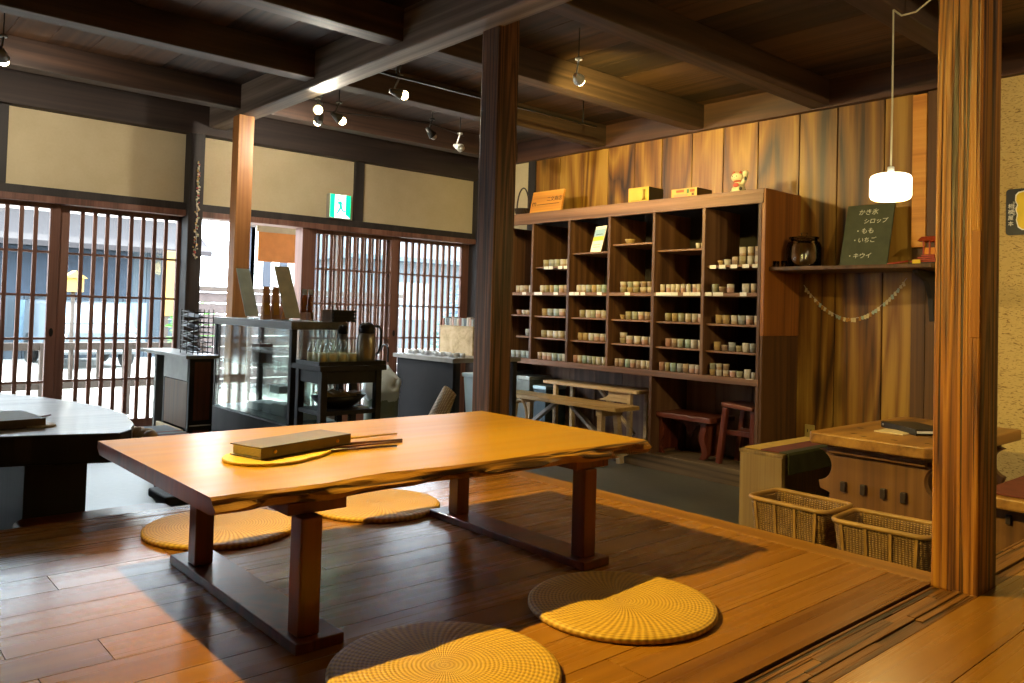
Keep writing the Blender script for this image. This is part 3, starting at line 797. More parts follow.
# jar
T = Thing('glass_jar', 'round clear glass jar with a domed lid on the wall shelf', 'jar', (5.05, 2.75, 1.4935))
jc = (5.05, 2.752, 1.494)
b = MB(); b.lathe([(.0001, 0), (.10, 0), (.112, .012), (.115, .06), (.115, .14), (.105, .17), (.082, .19), (.079, .19), (.10, .168), (.111, .14), (.111, .06), (.106, .014), (.0001, .008)], jc, 32, cap_first=False); T.part('bowl', b, M['jar'])
b = MB(); b.lathe([(.086, .19), (.098, .196), (.098, .206), (.05, .214), (.018, .22), (.024, .236), (.0001, .24)], jc, 28); T.part('lid', b, M['jar'])
for i, (y, lb) in enumerate(((2.868, 'small clear glass at the left end of the wall shelf'), (2.81, 'small clear glass between the end glass and the round jar'))):
    b = MB(); q = (4.90, y, 1.494); b.lathe([(.0001, 0), (.018, 0), (.022, .04), (.020, .04), (.016, .004), (.0001, .004)], q, 16, cap_first=False)
    single('small_glass', b, M['jar'], lb, 'glass', q, 'small glasses on the wall shelf')
# toy temple boat
T = Thing('toy_shrine', 'small red and orange toy building beside the near pillar on the wall shelf', 'toy', (5.08, 1.98, 1.4935))
rd = plain('toy_red', 'a63a1c', .5, 0, .1); og = plain('toy_orange', 'e08a24', .5, 0, .05); yl = plain('toy_yellow', 'e6c22c', .5, 0, .05)
b = MB(); b.box(5.02, 5.16, 1.90, 2.06, 1.494, 1.512); T.part('base', b, bkm, bev=.002)
b = MB()
for k in range(4): b.box(5.03+k*.004, 5.15-k*.004, 1.905+k*.004, 2.05-k*.02, 1.512+k*.012, 1.521+k*.012)
T.part('steps', b, rd)
b = MB(); b.box(5.05, 5.13, 1.905, 1.985, 1.56, 1.60); T.part('hall', b, og)
b = MB()
for y in (1.91, 1.945, 1.98): b.box(5.045, 5.052, y-.004, y+.004, 1.56, 1.64)
T.part('columns', b, rd)
b = MB(); b.prism([(5.03, 2.01, 1.64), (5.09, 2.01, 1.672), (5.15, 2.01, 1.64)], (0, -.125, 0)); T.part('roof', b, rd)
b = MB(); b.box(5.012, 5.02, 1.985, 2.03, 1.497, 1.527); T.part('yellow_tag', b, yl)
b = MB(); b.tube([(5.03, 2.06, 1.52), (5.0, 2.13, 1.508), (4.99, 2.17, 1.503)], .006, 6); T.part('prow', b, rd)
# paper garland
T = Thing('paper_garland', 'short string of pale paper pieces drooping under the wall shelf', 'garland', (5.25, 2.5, 1.4))
gp = []
for k in range(41):
    s = k/40; y = 2.863+(2.163-2.863)*s; z = 1.389*(1-s)+1.43*s-.245*math.sin(PI*s)**.9*(1 if s < .5 else 1); gp.append((5.262, y, z))
b = MB(); b.tube(gp, .0012, 4); T.part('string', b, M['white'])
rg = random.Random(2); gm = [plain('paper_a', 'd8c79a', .8, 0, .05), plain('paper_b', 'b4803a', .8, 0, .05), plain('paper_c', 'a9b8a6', .8, 0, .05)]
for k in range(1, 40):
    if k % 9 == 4: continue
    p = gp[k]; w = .008; h = .020+rg.random()*.010
    b = MB(); b.obox((p[0]-.002, p[1], p[2]-h/2+.002), (.0012, w*2, h), (rg.uniform(-.3, .3), 0, 0)); T.part('paper_piece', b, gm[rg.choice([0, 0, 0, 1, 2])])
# outlet
T = Thing('wall_outlet', 'cream wall outlet low on the plank wall beside the shelving', 'outlet', (5.262, 2.80, .36))
b = MB(); b.box(5.255, 5.269, 2.765, 2.835, .30, .42); T.part('cover_plate', b, plain('cream_plastic', 'b59a55', .4, 0, .03), bev=.003)
b = MB(); b.box(5.2535, 5.256, 2.785, 2.79, .37, .39); b.box(5.2535, 5.256, 2.81, 2.815, .37, .39); T.part('socket', b, M['blackm'])
# blue sign on plaster
T = Thing('wall_sign', 'dark blue rounded sign with a yellow figure on the straw plaster wall', 'sign', (5.262, 1.50, 1.8))
def rrect(y0, y1, z0, z1, r, n=6):
    pts = []
    for cy_, cz_, a0 in ((y1-r, z1-r, 0), (y0+r, z1-r, PI/2), (y0+r, z0+r, PI), (y1-r, z0+r, 1.5*PI)):
        for k in range(n+1): a = a0+PI/2*k/n; pts.append((cy_+r*math.cos(a), cz_+r*math.sin(a)))
    return pts
b = MB(); b.prism([(5.262, y, z) for y, z in rrect(1.30, 1.603, 1.672, 1.941, .02)], (-.008, 0, 0)); T.part('plate', b, plain('navy_enamel', '23242e', .4, 0, .1), bev=.001)
def blob(pts, x, th, mat, nm):
    b = MB(); b.prism([(x, y, z) for y, z in pts], (-th, 0, 0)); T.part(nm, b, mat)
fig = [(1.535, 1.915), (1.548, 1.90), (1.55, 1.87), (1.54, 1.845), (1.548, 1.82), (1.54, 1.79), (1.545, 1.76), (1.535, 1.72), (1.515, 1.705), (1.44, 1.70), (1.36, 1.71), (1.35, 1.85), (1.38, 1.92), (1.46, 1.93)]
cyf, czf = 1.45, 1.81
blob([((y-cyf)*1.06+cyf, (z-czf)*1.06+czf) for y, z in fig], 5.2535, .001, M['white'], 'figure_outline')
blob(fig, 5.252, .001, yl, 'yellow_figure')
for i, chh in enumerate('相模屋本'): lettering('lettering', chh, .030, M['white'], T.e, on_neg_x(1.592-1.50, .03-i*.034, 5.2535-5.262))
for i in range(5): lettering('small_lettering', 'ひらがな'[i % 4], .016, M['white'], T.e, on_neg_x(1.568-1.50, .055-i*.017, 5.2535-5.262))

# ================================================================ BENCHES BY THE CASE
T = Thing('trestle_bench', 'long pale plank bench with crossed braces in front of the shelving', 'bench', (4.64, 4.6, 0))
b = MB(); b.box(4.51, 4.79, 3.92, 5.26, .425, .455); T.part('seat', b, M['benchm'], bev=.003)
for y, s in ((4.10, -1), (5.08, 1)):
    b = MB(); b.box(4.53, 4.77, y-.03, y+.03, .375, .425); T.part('cross_batten', b, M['pale'], bev=.002)
    for x in (4.56, 4.735):
        b = MB(); b.bar((x, y, .376), (x+(-.035 if x < 4.6 else .02), y+s*.03, 0.004), .045, .045); T.part('leg', b, M['pale'], bev=.002)
    b = MB(); b.bar((4.65, y-s*.02, .03+.12), (4.65, y-s*.42, .424), .05, .028); T.part('brace', b, plain('greyed_brace%d' % s, 'a29a92', .6, 0, .1), bev=.002)
T = Thing('narrow_table', 'narrow pale table with slim legs standing under the shelving behind the plank bench', 'table', (4.93, 4.5, .113))
b = MB(); b.box(4.835, 5.10, 3.99, 5.03, .535, .560); T.part('tabletop', b, M['pale'], bev=.003)
b = MB(); b.prism([(4.86, 4.30, .535), (4.86, 4.30, .50), (4.86, 4.35, .47), (4.86, 4.42, .455), (4.86, 4.10, .455), (4.86, 4.06, .535)][::1], (.018, 0, 0)); b2 = b
T.part('apron', b, M['pale'], bev=.001)
for y in (4.08, 4.90):
    for x in (4.865, 5.07):
        b = MB(); b.box(x-.017, x+.017, y-.017, y+.017, .1135, .535); T.part('leg', b, M['pale'], bev=.002)
b = MB(); b.bar((4.97, 4.12, .2), (4.97, 4.50, .53), .03, .02); T.part('brace', b, M['pale']); b = MB(); b.bar((4.985, 4.50, .36), (4.985, 4.20, .53), .03, .02); T.part('brace', b, M['pale'])
T = Thing('carved_bench', 'reddish low bench with curved carved legs under the right half of the shelving', 'bench', (5.0, 3.7, .113))
b = MB(); b.box(4.86, 5.17, 3.335, 3.90, .385, .425); T.part('seat', b, M['red'], bev=.008)
def carved_leg(y, s):
    out = [(.0, .385), (.0, .34), (.016, .29), (.012, .24), (-.008, .20), (-.014, .16), (.004, .125), (.018, .1135)]
    pts = [(4.90, y+s*a, z) for a, z in out] + [(4.90, y+s*(a+.052), z) for a, z in out[::-1]]
    b = MB(); b.prism(pts, (.035, 0, 0)); b.prism([(p[0]+.2, p[1], p[2]) for p in pts], (.035, 0, 0)); b.box(4.93, 5.10, y+min(0, s*.05), y+max(0, s*.05), .14, .38); return b
T.part('leg_panel', carved_leg(3.395, 1), M['redz'], bev=.004)
T.part('leg_panel', carved_leg(3.845, -1), M['redz'], bev=.004)
b = MB(); b.prism([(5.02, 3.45, .385), (5.02, 3.45, .36), (5.02, 3.56, .34), (5.02, 3.60, .28), (5.02, 3.62, .24), (5.02, 3.64, .28), (5.02, 3.68, .34), (5.02, 3.79, .36), (5.02, 3.79, .385)], (.02, 0, 0)); T.part('carved_apron', b, M['redz'], bev=.002)
T = Thing('square_stool', 'reddish square stool with tapering legs beside the carved bench', 'stool', (5.0, 3.14, .113))
b = MB(); b.prism([(4.89, 3.02, .505), (4.89, 3.27, .52), (5.16, 3.27, .52), (5.16, 3.02, .505)], (0, 0, .028)); T.part('seat', b, M['red'], bev=.006)
for x, y in ((4.905, 3.255), (4.92, 3.035), (5.13, 3.25), (5.13, 3.04)):
    dy = .035 if y > 3.1 else -.004
    b = MB(); b.bar((x+.01, y-.01 if dy > 0 else y, .51), (x, y+dy if dy > 0 else y+dy, .1135), .036, .036); T.part('leg', b, M['redz'], bev=.004)
for x in (4.93, 5.11):
    b = MB(); b.box(x, x+.02, 3.04, 3.25, .32, .355); T.part('stretcher', b, M['redz'], bev=.002)
for i, (y0_, y1_, z1_, cc, lb) in enumerate(((5.50, 5.60, .60, '5c6668', 'tall grey storage tin nearest the middle pillar'), (5.25, 5.45, .57, '6f7470', 'wide grey green storage tin beside the tall tin'), (5.06, 5.22, .50, '3d4a50', 'low dark metal box with a pale blue lid under the shelving'))):
    T = Thing('storage_tin', lb, 'tin', (5.0, (y0_+y1_)/2, .113), 'metal tins under the shelving')
    b = MB(); b.box(4.86+.02*i, 5.15, y0_, y1_, .1135, z1_-.035); T.part('body', b, plain('tin'+cc, cc, .35, .6, .15), bev=.006)
    b = MB(); b.box(4.855+.02*i, 5.155, y0_-.004, y1_+.004, z1_-.034, z1_); T.part('lid', b, plain('tinlid%d' % i, ('8a8f8e', '9aa09c', 'a9c4cc')[i], .3, .6, .1), bev=.005)
T = Thing('round_frame_stand', 'pale bentwood ring leaning on a short wooden stand behind the low table', 'stand', (4.35, 4.85, 0))
b = MB(); b.tube([(4.40+.02*math.sin(a), 4.86+.10*math.cos(a), .24+.19*math.sin(a)) for a in [2*PI*k/28 for k in range(29)]], .012, 8); T.part('ring', b, M['pale'])
b = MB(); b.bar((4.36, 4.90, .40), (4.34, 4.78, .002), .03, .02); T.part('strut', b, M['benchm']); b = MB(); b.lathe([(.0001, 0), (.08, 0), (.08, .014), (.0001, .014)], (4.42, 4.86, .03), 20, sy=1.1); T.part('foot', b, M['pale'])

# ================================================================ RIGHT-HAND TABLE AND BENCHES
T = Thing('heavy_table', 'heavy plank table with a pierced end panel between two benches by the plank wall', 'table', (4.25, 1.7, 0))
b = MB()
ys = [1.40, 1.54, 1.70, 1.86, 2.0]
b.prism([(3.76, 2.0, .545), (3.735, 1.98, .545), (3.73, 1.45, .545), (3.79, 1.39, .545), (4.84, 1.39, .545), (4.84, 2.0, .545)], (0, 0, .055)); T.part('tabletop', b, M['rtable'], bev=.008, seg=3)
b = MB(); b.box(3.80, 4.80, 1.47, 1.93, .50, .545); T.part('apron', b, M['rpanel'], bev=.004)
# pierced panel: outline with round bites on both sides
def bite(cy, cz, r, a0, a1, n=10): return [(cy+r*math.cos(a0+(a1-a0)*k/n), cz+r*math.sin(a0+(a1-a0)*k/n)) for k in range(n+1)]
out = [(1.955, .0), (1.955, .12), (1.93, .30), (1.98, .315), (1.985, .34)] + bite(2.0, .43, .078, -PI*.55, -PI*1.45, 12) + [(1.945, .52), (1.94, .545), (1.47, .545), (1.475, .52)] + bite(1.41, .43, .075, PI*.42, -PI*.42, 12) + [(1.44, .33), (1.455, .30), (1.435, .12), (1.435, 0)]
for x in (3.83, 4.70):
    b = MB(); b.prism([(x, y, z) for y, z in out], (.045, 0, 0)); T.part('end_panel', b, M['rpanel'], bev=.003)
T_rt = T
nm = plain('dark_peg', '2c190c', .5, 0, .1)
for k, (y, z) in enumerate(((1.856, .343), (1.759, .345), (1.664, .345), (1.572, .343))):
    b = MB(); b.box(3.812, 3.831, y-.013, y+.013, z-.024, z+.024); T.part('peg', b, nm, bev=.003)
b = MB(); b.box(3.87, 4.70, 1.68, 1.73, .16, .24); T.part('stretcher', b, M['rpanel'], bev=.003)
rg = random.Random(8)
for k in range(7):
    x = 3.79+rg.random()*.3; y = 1.48+k*.07
    b = MB(); b.lathe([(.0001, .0), (.013, .0), (.0001, .0012)], (x, y, .6), 12, sx=.7, sy=1.4); T.part('knot', b, nm)
e = bpy.data.objects.new('menu_binder', None); C.objects.link(e); e.location = (4.20, 1.70, .601); e.rotation_euler = (0, 0, -.62)
tag(e, 'dark menu binder lying on the heavy table by the plank wall', 'menu')
b = MB(); b.box(-.06, .12, -.15, .15, .006, .010); b.box(-.065, -.06, -.15, .15, .0, .030); b.box(-.06, .12, -.15, .15, .024, .030); local('cover', b, plain('black_cover', '24221f', .4, 0, .1), e, .001)
b = MB(); b.box(-.058, .115, -.145, .148, .0105, .0235); local('pages', b, M['white'], e)
b = MB(); b.ball((-.066, .13, .016), .004, .007, .007); local('stud', b, M['steel'], e)
b = MB(); b.box(4.02, 4.16, 1.66, 1.80, .6005, .606); single('paper_slip', b, M['plyw'], 'pale paper slip poking out from under the menu binder', 'paper', (4.09, 1.73, .6005))
# bench behind the table
T = Thing('plank_bench', 'square-ended rough wooden bench with a striped mat, left of the heavy table', 'bench', (4.4, 2.37, 0))
b = MB(); b.box(3.93, 3.965, 2.245, 2.50, 0, .405); T.part('end_board', b, M['rough'], bev=.003)
b = MB(); b.box(3.93, 5.1, 2.24, 2.505, .4055, .425); T.part('seat', b, M['rough'], bev=.003)
b = MB(); b.box(5.05, 5.085, 2.245, 2.50, 0, .405); T.part('end_board', b, M['rough'], bev=.003)
b = MB(); b.box(3.965, 5.05, 2.45, 2.475, .10, .405); T.part('back_rail', b, M['side2'], bev=.003)
def cloth_strip(name, x0, x1, ya, yb, ztop, cols, drop, label, sgn=-1):
    """bench mat draped over the edge at yb side; cols: list of (material, width fraction) across y"""
    T = Thing(name, label, 'mat', ((x0+x1)/2, (ya+yb)/2, ztop), 'mats draped over the benches')
    prof = [(ya, ztop+.001), (yb+.006*sgn, ztop+.001), (yb+.012*sgn, ztop-.008), (yb+.014*sgn, ztop-drop)]
    L = [0]
    for p, q in zip(prof, prof[1:]): L.append(L[-1]+math.hypot(q[0]-p[0], q[1]-p[1]))
    def at(s):
        s = min(max(s, 0), L[-1])
        for i in range(len(L)-1):
            if s <= L[i+1]+1e-9:
                k = (s-L[i])/(L[i+1]-L[i]); return (prof[i][0]+(prof[i+1][0]-prof[i][0])*k, prof[i][1]+(prof[i+1][1]-prof[i][1])*k)
        return prof[-1]
    s = 0; tot = sum(c[1] for c in cols)
    for m, w, nm_ in cols:
        s2 = s+L[-1]*w/tot; b = MB(); ss = sorted(set([s, s2]+[l for l in L if s < l < s2])); nx_ = 14; grid = []
        for i in range(nx_+1):
            x = x0+(x1-x0)*i/nx_; row = []
            for q in ss:
                y, z = at(q); wob = .006*math.sin(i*1.7)*max(0, (ztop-z)/drop)
                row.append(b.bm.verts.new((x, y+sgn*(abs(wob)), z+.0005)))
            grid.append(row)
        for a, c in zip(grid, grid[1:]):
            for j in range(len(ss)-1): b.bm.faces.new((a[j], a[j+1], c[j+1], c[j]))
        o = T.part(nm_, b, m); md = o.modifiers.new('solid', 'SOLIDIFY'); md.thickness = .005; md.offset = 1 if sgn > 0 else 1
        s = s2
    return T
ms = {'y': plain('mat_yellow', 'c09a44', .9, 0, .1), 'r': plain('mat_maroon', '6a3022', .9, 0, .15), 'g': plain('mat_green', '37371c', .9, 0, .15), 'w': plain('mat_cream', 'b9a67c', .9, 0, .1)}
cloth_strip('striped_mat', 3.96, 4.62, 2.49, 2.24, .427, [(ms['y'], .10, 'yellow_stripe'), (ms['r'], .11, 'maroon_stripe'), (ms['g'], .16, 'green_stripe')], .11, 'yellow, maroon and green striped mat draped over the rough bench left of the heavy table')
# bench in front of the table (right of the near pillar)
T = Thing('thick_bench', 'thick dark wooden bench at the right edge behind the near pillar', 'bench', (4.3, 1.06, 0))
b = MB(); b.box(3.80, 5.1, .975, 1.27, .375, .425); T.part('seat', b, M['rtable'], bev=.008)
for x in (3.90, 4.9):
    b = MB(); b.box(x, x+.045, 1.0, 1.25, 0, .375); T.part('leg_panel', b, M['rpanel'], bev=.003)
b = MB(); b.box(3.945, 4.9, 1.10, 1.14, .12, .26); T.part('stretcher', b, M['rpanel'], bev=.003)
b = MB(); b.box(3.885, 3.901, 1.155, 1.175, .30, .34); T.part('peg', b, nm, bev=.002)
cloth_strip('striped_mat', 3.84, 4.5, 1.255, 1.0, .427, [(ms['r'], .22, 'maroon_stripe'), (ms['y'], .12, 'yellow_stripe')], .02, 'maroon and yellow mat on the thick bench at the right edge of the photo')

# baskets
def basket(cx, cy, ry, rx, H, rz, label):
    """rectangular woven basket, long side ry along y"""
    e = bpy.data.objects.new('wicker_basket', None); C.objects.link(e); e.location = (cx, cy, .001); e.rotation_euler = (0, 0, rz)
    tag(e, label, 'basket', 'rectangular wicker baskets on the concrete floor')
    def loop(ax, ay, z, r=.045, n=6):
        pts = []
        for sx_, sy_, a0 in ((1, 1, 0), (-1, 1, PI/2), (-1, -1, PI), (1, -1, 1.5*PI)):
            for k in range(n+1): a = a0+PI/2*k/n; pts.append((sx_*(ax-r)+r*math.cos(a), sy_*(ay-r)+r*math.sin(a), z))
        return pts
    b = MB(); nl = 13; rings = []
    for i in range(nl+1):
        s = i/nl; pts = loop(rx*(.80+.20*s), ry*(.84+.16*s), H*s)
        rings.append([b.bm.verts.new((p[0], p[1], p[2])) for p in pts])
    n = len(rings[0])
    for i, ring in enumerate(rings):
        for k, v in enumerate(ring):
            d = .0025*(1 if (i+k) % 2 else -1); L_ = math.hypot(v.co.x, v.co.y); v.co.x += v.co.x/L_*d; v.co.y += v.co.y/L_*d
    for a, c in zip(rings, rings[1:]):
        for k in range(n): b.bm.faces.new((a[k], a[(k+1) % n], c[(k+1) % n], c[k])).smooth = True
    b.bm.faces.new(rings[0][::-1])
    o = local('woven_side', b, M['rattan'], e); md = o.modifiers.new('solid', 'SOLIDIFY'); md.thickness = .006
    b = MB(); lp = loop(rx+.002, ry+.002, H+.004); b.tube(lp+[lp[0]], .011, 8, cap=False); local('rim', b, M['cane'], e)
    for sx_ in (-1, 1):
        for k in range(4):
            y = ry*(-.78+1.56*k/3)
            b = MB(); b.bar((sx_*(rx*.80+.004), y*.86, .005), (sx_*(rx+.003), y, H), .011, .008); local('stake', b, M['cane'], e)
    for sy_ in (-1, 1):
        b = MB(); b.bar((0, sy_*(ry*.84+.003), .005), (0, sy_*(ry+.003), H), .011, .008); local('stake', b, M['cane'], e)
basket(3.455, 1.88, .19, .130, .315, -.02, 'rectangular wicker basket nearer the rough bench, left of the pair')
basket(3.43, 1.465, .19, .135, .305, .08, 'rectangular wicker basket nearer the thick pillar, right of the pair')

# ================================================================ LEFT TABLE
T = Thing('slab_table', 'large dark shaded table with a rounded rough slab end at the left edge', 'table', (.2, 4.3, 0))
outl = [(-1.6, 3.50), (-.4, 3.53), (.575, 3.50), (.86, 3.40), (.96, 3.375), (1.02, 3.45), (1.075, 3.60), (1.125, 3.85), (1.135, 4.05), (1.12, 4.30), (1.04, 4.60), (.93, 4.88), (.78, 5.2), (.55, 5.5), (.1, 5.62), (-1.6, 5.62)]
sm = []
for i in range(len(outl)):
    a, c = V(outl[i]), V(outl[(i+1) % len(outl)])
    for k in range(6):
        p = a.lerp(c, k/6); d = .012*mn.noise(V((p.x*7, p.y*7, 3))); sm.append((p.x+d, p.y+d))
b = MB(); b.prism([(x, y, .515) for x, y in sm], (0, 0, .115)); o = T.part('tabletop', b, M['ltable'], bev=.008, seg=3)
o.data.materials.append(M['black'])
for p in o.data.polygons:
    if abs(p.normal.z) < .5 and p.normal.y < -.4: p.material_index = 1  # shade on the slab's front sides put into the colour as black wood
b = MB()
for k in range(14):
    a = -.4+k*.17; px_, py_ = 1.0+.06*math.cos(a), 3.47+.12*math.sin(a)
    b.ball((px_+.03, py_, .595-.03*(k % 3)*.6), .03+.01*(k % 2), .035, .03, 8, 6)
T.part('rough_end', b, M['pale'])
b = MB(); b.box(.665, .885, 3.54, 4.75, .055, .515); T.part('leg_panel', b, M['black'], bev=.004)
b = MB(); b.prism([(.35, 3.50, 0), (.35, 3.50, .05), (.40, 3.50, .075), (.55, 3.50, .09), (.62, 3.50, .06), (.66, 3.50, .10), (1.05, 3.50, .10), (1.12, 3.50, .07), (1.14, 3.50, 0)], (0, 1.3, 0)); T.part('foot', b, M['black'], bev=.005)
b = MB(); b.box(-1.4, -1.2, 3.6, 5.2, 0, .515); T.part('leg_panel', b, M['black'], bev=.004)
for nm_x, (xa, xb, lb) in enumerate(((.62, 1.17, 'dark rounded plank seat under the slab table, in front of its leg'), (-.6, .57, 'dark rounded plank seat at the left edge under the slab table'))):
    T = Thing('low_plank_bench', lb, 'bench', ((xa+xb)/2, 3.42, 0), 'dark plank seats along the raised floor')
    b = MB(); b.prism([(xa, 3.30, .27), (xa+.02, 3.26, .27), (xb-.06, 3.26, .27), (xb, 3.32, .27), (xb, 3.44, .27), (xb-.05, 3.50, .27), (xa+.02, 3.50, .27), (xa, 3.46, .27)], (0, 0, .045)); T.part('seat', b, M['tleg'], bev=.015, seg=3)
    b = MB(); b.box(xa+.08, xb-.12, 3.32, 3.45, 0, .27); T.part('base', b, M['black'], bev=.003)
# menu folder, fan and chopsticks on it
e = bpy.data.objects.new('menu_folder', None); C.objects.link(e); e.location = (.61, 3.85, .6315); e.rotation_euler = (0, 0, .10)
tag(e, 'dark menu folder with a pale cover on the slab table at the left edge', 'menu')
b = MB(); b.box(-.2, .13, -.19, -.185, 0, .034); b.box(-.2, .13, -.19, .12, 0, .003); local('cover', b, M['binder'], e, .001)
b = MB(); b.box(-.2, .13, -.184, .12, .0305, .034); b.box(-.195, .125, -.18, .115, .0035, .030); local('top_sheet', b, M['cloth'], e, .001)
b = MB(); b.lathe([(.0001, 0), (.06, 0), (.06, .006), (.0001, .006)], (.74, 3.70, .631), 28); single('woven_hand_fan', b, M['plyw'], 'round yellow woven fan peeping out beside the menu folder on the slab table', 'fan', (.74, 3.70, .631))
b = MB(); b.tube([(.755, 3.92, .635), (.845, 4.01, .634)], [.004, .003], 6); single('chopstick', b, M['tleg'], 'single dark chopstick on the slab table beside the menu folder', 'chopstick', (.755, 3.92, .631))
# bench with grey cushion beyond, low block
T = Thing('low_bench', 'low dark bench with grey cushion between slab table and street doors', 'bench', (1.5, 4.65, 0))
b = MB(); b.box(1.22, 1.66, 4.40, 4.95, .33, .37); T.part('seat', b, M['black'], bev=.004)
b = MB(); b.box(1.57, 1.65, 4.50, 4.86, 0, .33); T.part('pedestal', b, M['black'], bev=.003)
T = Thing('seat_cushion', 'flat grey seat cushion with thin red stripes on the low dark bench', 'cushion', (1.45, 4.67, .371))
b = MB(); b.box(1.24, 1.66, 4.40, 4.94, .371, .418); T.part('pad', b, plain('grey_cushion', '8b9092', .9, 0, .1), bev=.02, seg=4)
for y in (4.55, 4.60, 4.66):
    b = MB(); b.box(1.25, 1.65, y, y+.012, .4185, .4195); T.part('stripe', b, plain('red_stripe%d' % int(y*100), ('a5504c', 'c9c6c0', 'a5504c')[int((y-4.5)*20) % 3], .9, 0, .05))
T = Thing('low_stool', 'low black block stool behind the left end of the low table', 'stool', (1.42, 3.75, 0))
b = MB(); b.box(1.215, 1.68, 3.60, 3.84, .26, .30); T.part('seat', b, M['black'], bev=.01, seg=3)
b = MB(); b.box(1.24, 1.65, 3.63, 3.81, 0, .26); T.part('body', b, M['black'], bev=.004)

# ================================================================ CABINET + WIRE RACK
T = Thing('side_cabinet', 'small dark cabinet with a pale top and a nailed-on plywood strip by the street doors', 'cabinet', (1.98, 5.4, 0))
gp_ = plain('grey_varnished_top', '8b8f8c', .35, 0, .1)
b = MB(); b.box(1.765, 1.97, 4.97, 5.86, .80, .822); T.part('top', b, gp_, bev=.003)
b = MB(); b.box(1.80, 1.95, 5.0, 5.03, 0, .80); b.box(1.80, 1.95, 5.44, 5.47, 0, .80); b.box(1.925, 1.95, 5.03, 5.44, 0, .80); b.box(1.80, 1.925, 5.03, 5.44, .04, .07); b.box(1.80, 1.925, 5.03, 5.44, .22, .25); T.part('carcass', b, M['black'], bev=.002)
b = MB(); b.box(1.795, 1.81, 5.02, 5.45, .66, .80); T.part('drawer_front', b, gp_, bev=.003)
b = MB(); b.box(1.80, 1.815, 5.035, 5.435, .37, .655); T.part('door', b, M['side2'], bev=.002)
b = MB(); b.box(1.78, 1.798, 5.06, 5.52, .26, .36); T.part('plywood_strip', b, M['plyw'], bev=.002)
b = MB(); b.box(1.82, 1.91, 5.05, 5.42, .071, .16); T.part('stored_papers', b, M['metalgrey'], bev=.004)
b = MB(); b.box(1.82, 1.94, 5.68, 5.72, 0, .80); T.part('leg_panel', b, M['metalgrey'], bev=.002)
b = MB(); b.box(1.83, 1.93, 4.996, 5.0, .42, .78); b.box(1.83, 1.93, 4.996, 5.0, .05, .36); T.part('side_inset', b, M['redz'], bev=.002)
b = MB(); b.box(1.81, 1.94, 4.997, 5.0, .385, .392); T.part('pale_line', b, M['white'])
T = Thing('wire_rack', 'black wire brochure rack standing on the small dark cabinet', 'rack', (1.9, 5.2, .823))
b = MB()
for i in range(9):
    z = .835+i*.031
    b.tube([(1.83, 5.04, z), (1.83, 5.26, z+.01), (1.95, 5.26, z), (1.95, 5.04, z), (1.83, 5.04, z)], .003, 5)
for x, y in ((1.83, 5.04), (1.83, 5.15), (1.83, 5.26), (1.95, 5.26), (1.95, 5.04), (1.89, 5.04), (1.86, 5.04), (1.92, 5.04)): b.tube([(x, y, .8235), (x, y, 1.105)], .003, 5)
T.part('wire_frame', b, M['blackm'])
for i in range(7):
    z = .86+i*.034
    b = MB(); b.obox((1.862, 5.15, z), (.05, .20, .006), (.10*(-1)**i, -.25, 0)); T.part('leaflet', b, plain('leaflet%d' % i, ('4d5763', 'b9c2c6', '2e3338', '98a4aa', '3c4450', 'cdd3d2', '2b2b2e')[i], .4, 0, .1))

# ================================================================ GLASS DISPLAY CASE
T = Thing('display_case', 'tall glass display case with a dark frame in front of the open doorway', 'case', (2.4, 5.1, 0))
X0, X1, Y0, Y1 = 2.22, 2.58, 4.50, 5.71
b = MB(); b.box(X0-.01, X1+.01, Y0-.01, Y1+.01, 1.0, 1.048); T.part('top', b, M['blackgrey'], bev=.003)
b = MB(); b.box(X0-.015, X1+.015, Y0-.015, Y1+.015, 0, .42); T.part('base', b, M['black'], bev=.003)
for x in (X0, X1-.035):
    for y in (Y0, Y1-.035):
        b = MB(); b.box(x, x+.035, y, y+.035, .42, 1.0); T.part('corner_post', b, M['black'], bev=.002)
for nm_, bx in (('front_pane', (X0+.004, X0+.009, Y0+.036, Y1-.036, .421, .999)), ('end_pane', (X0+.036, X1-.036, Y0+.004, Y0+.009, .421, .999)), ('back_pane', (X1-.009, X1-.004, Y0+.036, Y1-.036, .421, .999)), ('glass_shelf', (X0+.012, X1-.012, Y0+.012, Y1-.012, .74, .748)), ('glass_shelf', (X0+.012, X1-.012, Y0+.012, Y1-.012, .56, .568))):
    b = MB(); b.box(*bx); T.part(nm_, b, M['glassg'])
b = MB(); b.box(X0+.01, X1-.01, Y0+.01, Y1-.01, .4205, .428); T.part('case_floor', b, plain('grey_board', '7d8587', .6, 0, .1))
rg = random.Random(3)
for i, (y, w, h, z) in enumerate(((4.62, .16, .07, .429), (4.82, .18, .075, .429), (5.02, .12, .06, .429), (5.22, .15, .05, .429), (4.9, .14, .05, .5685))):
    b = MB(); b.box(X0+.12, X0+.28, y, y+w, z, z+h)
    single('product_box', b, M['whitep'], 'white product box %s' % ['nearest the rack on the display case floor', 'second from the rack on the display case floor', 'third from the rack on the display case floor', 'farthest from the rack on the display case floor', 'on the lower glass shelf of the display case'][i], 'box', (X0+.2, y+w/2, z), 'white boxes in the display case', .003)
b = MB(); b.box(X0+.1, X0+.2, 5.18, 5.30, .7485, .88); single('brown_tin', b, M['redz'], 'reddish brown upright box on the upper glass shelf of the display case', 'box', (X0+.15, 5.24, .7485), bev=.004)
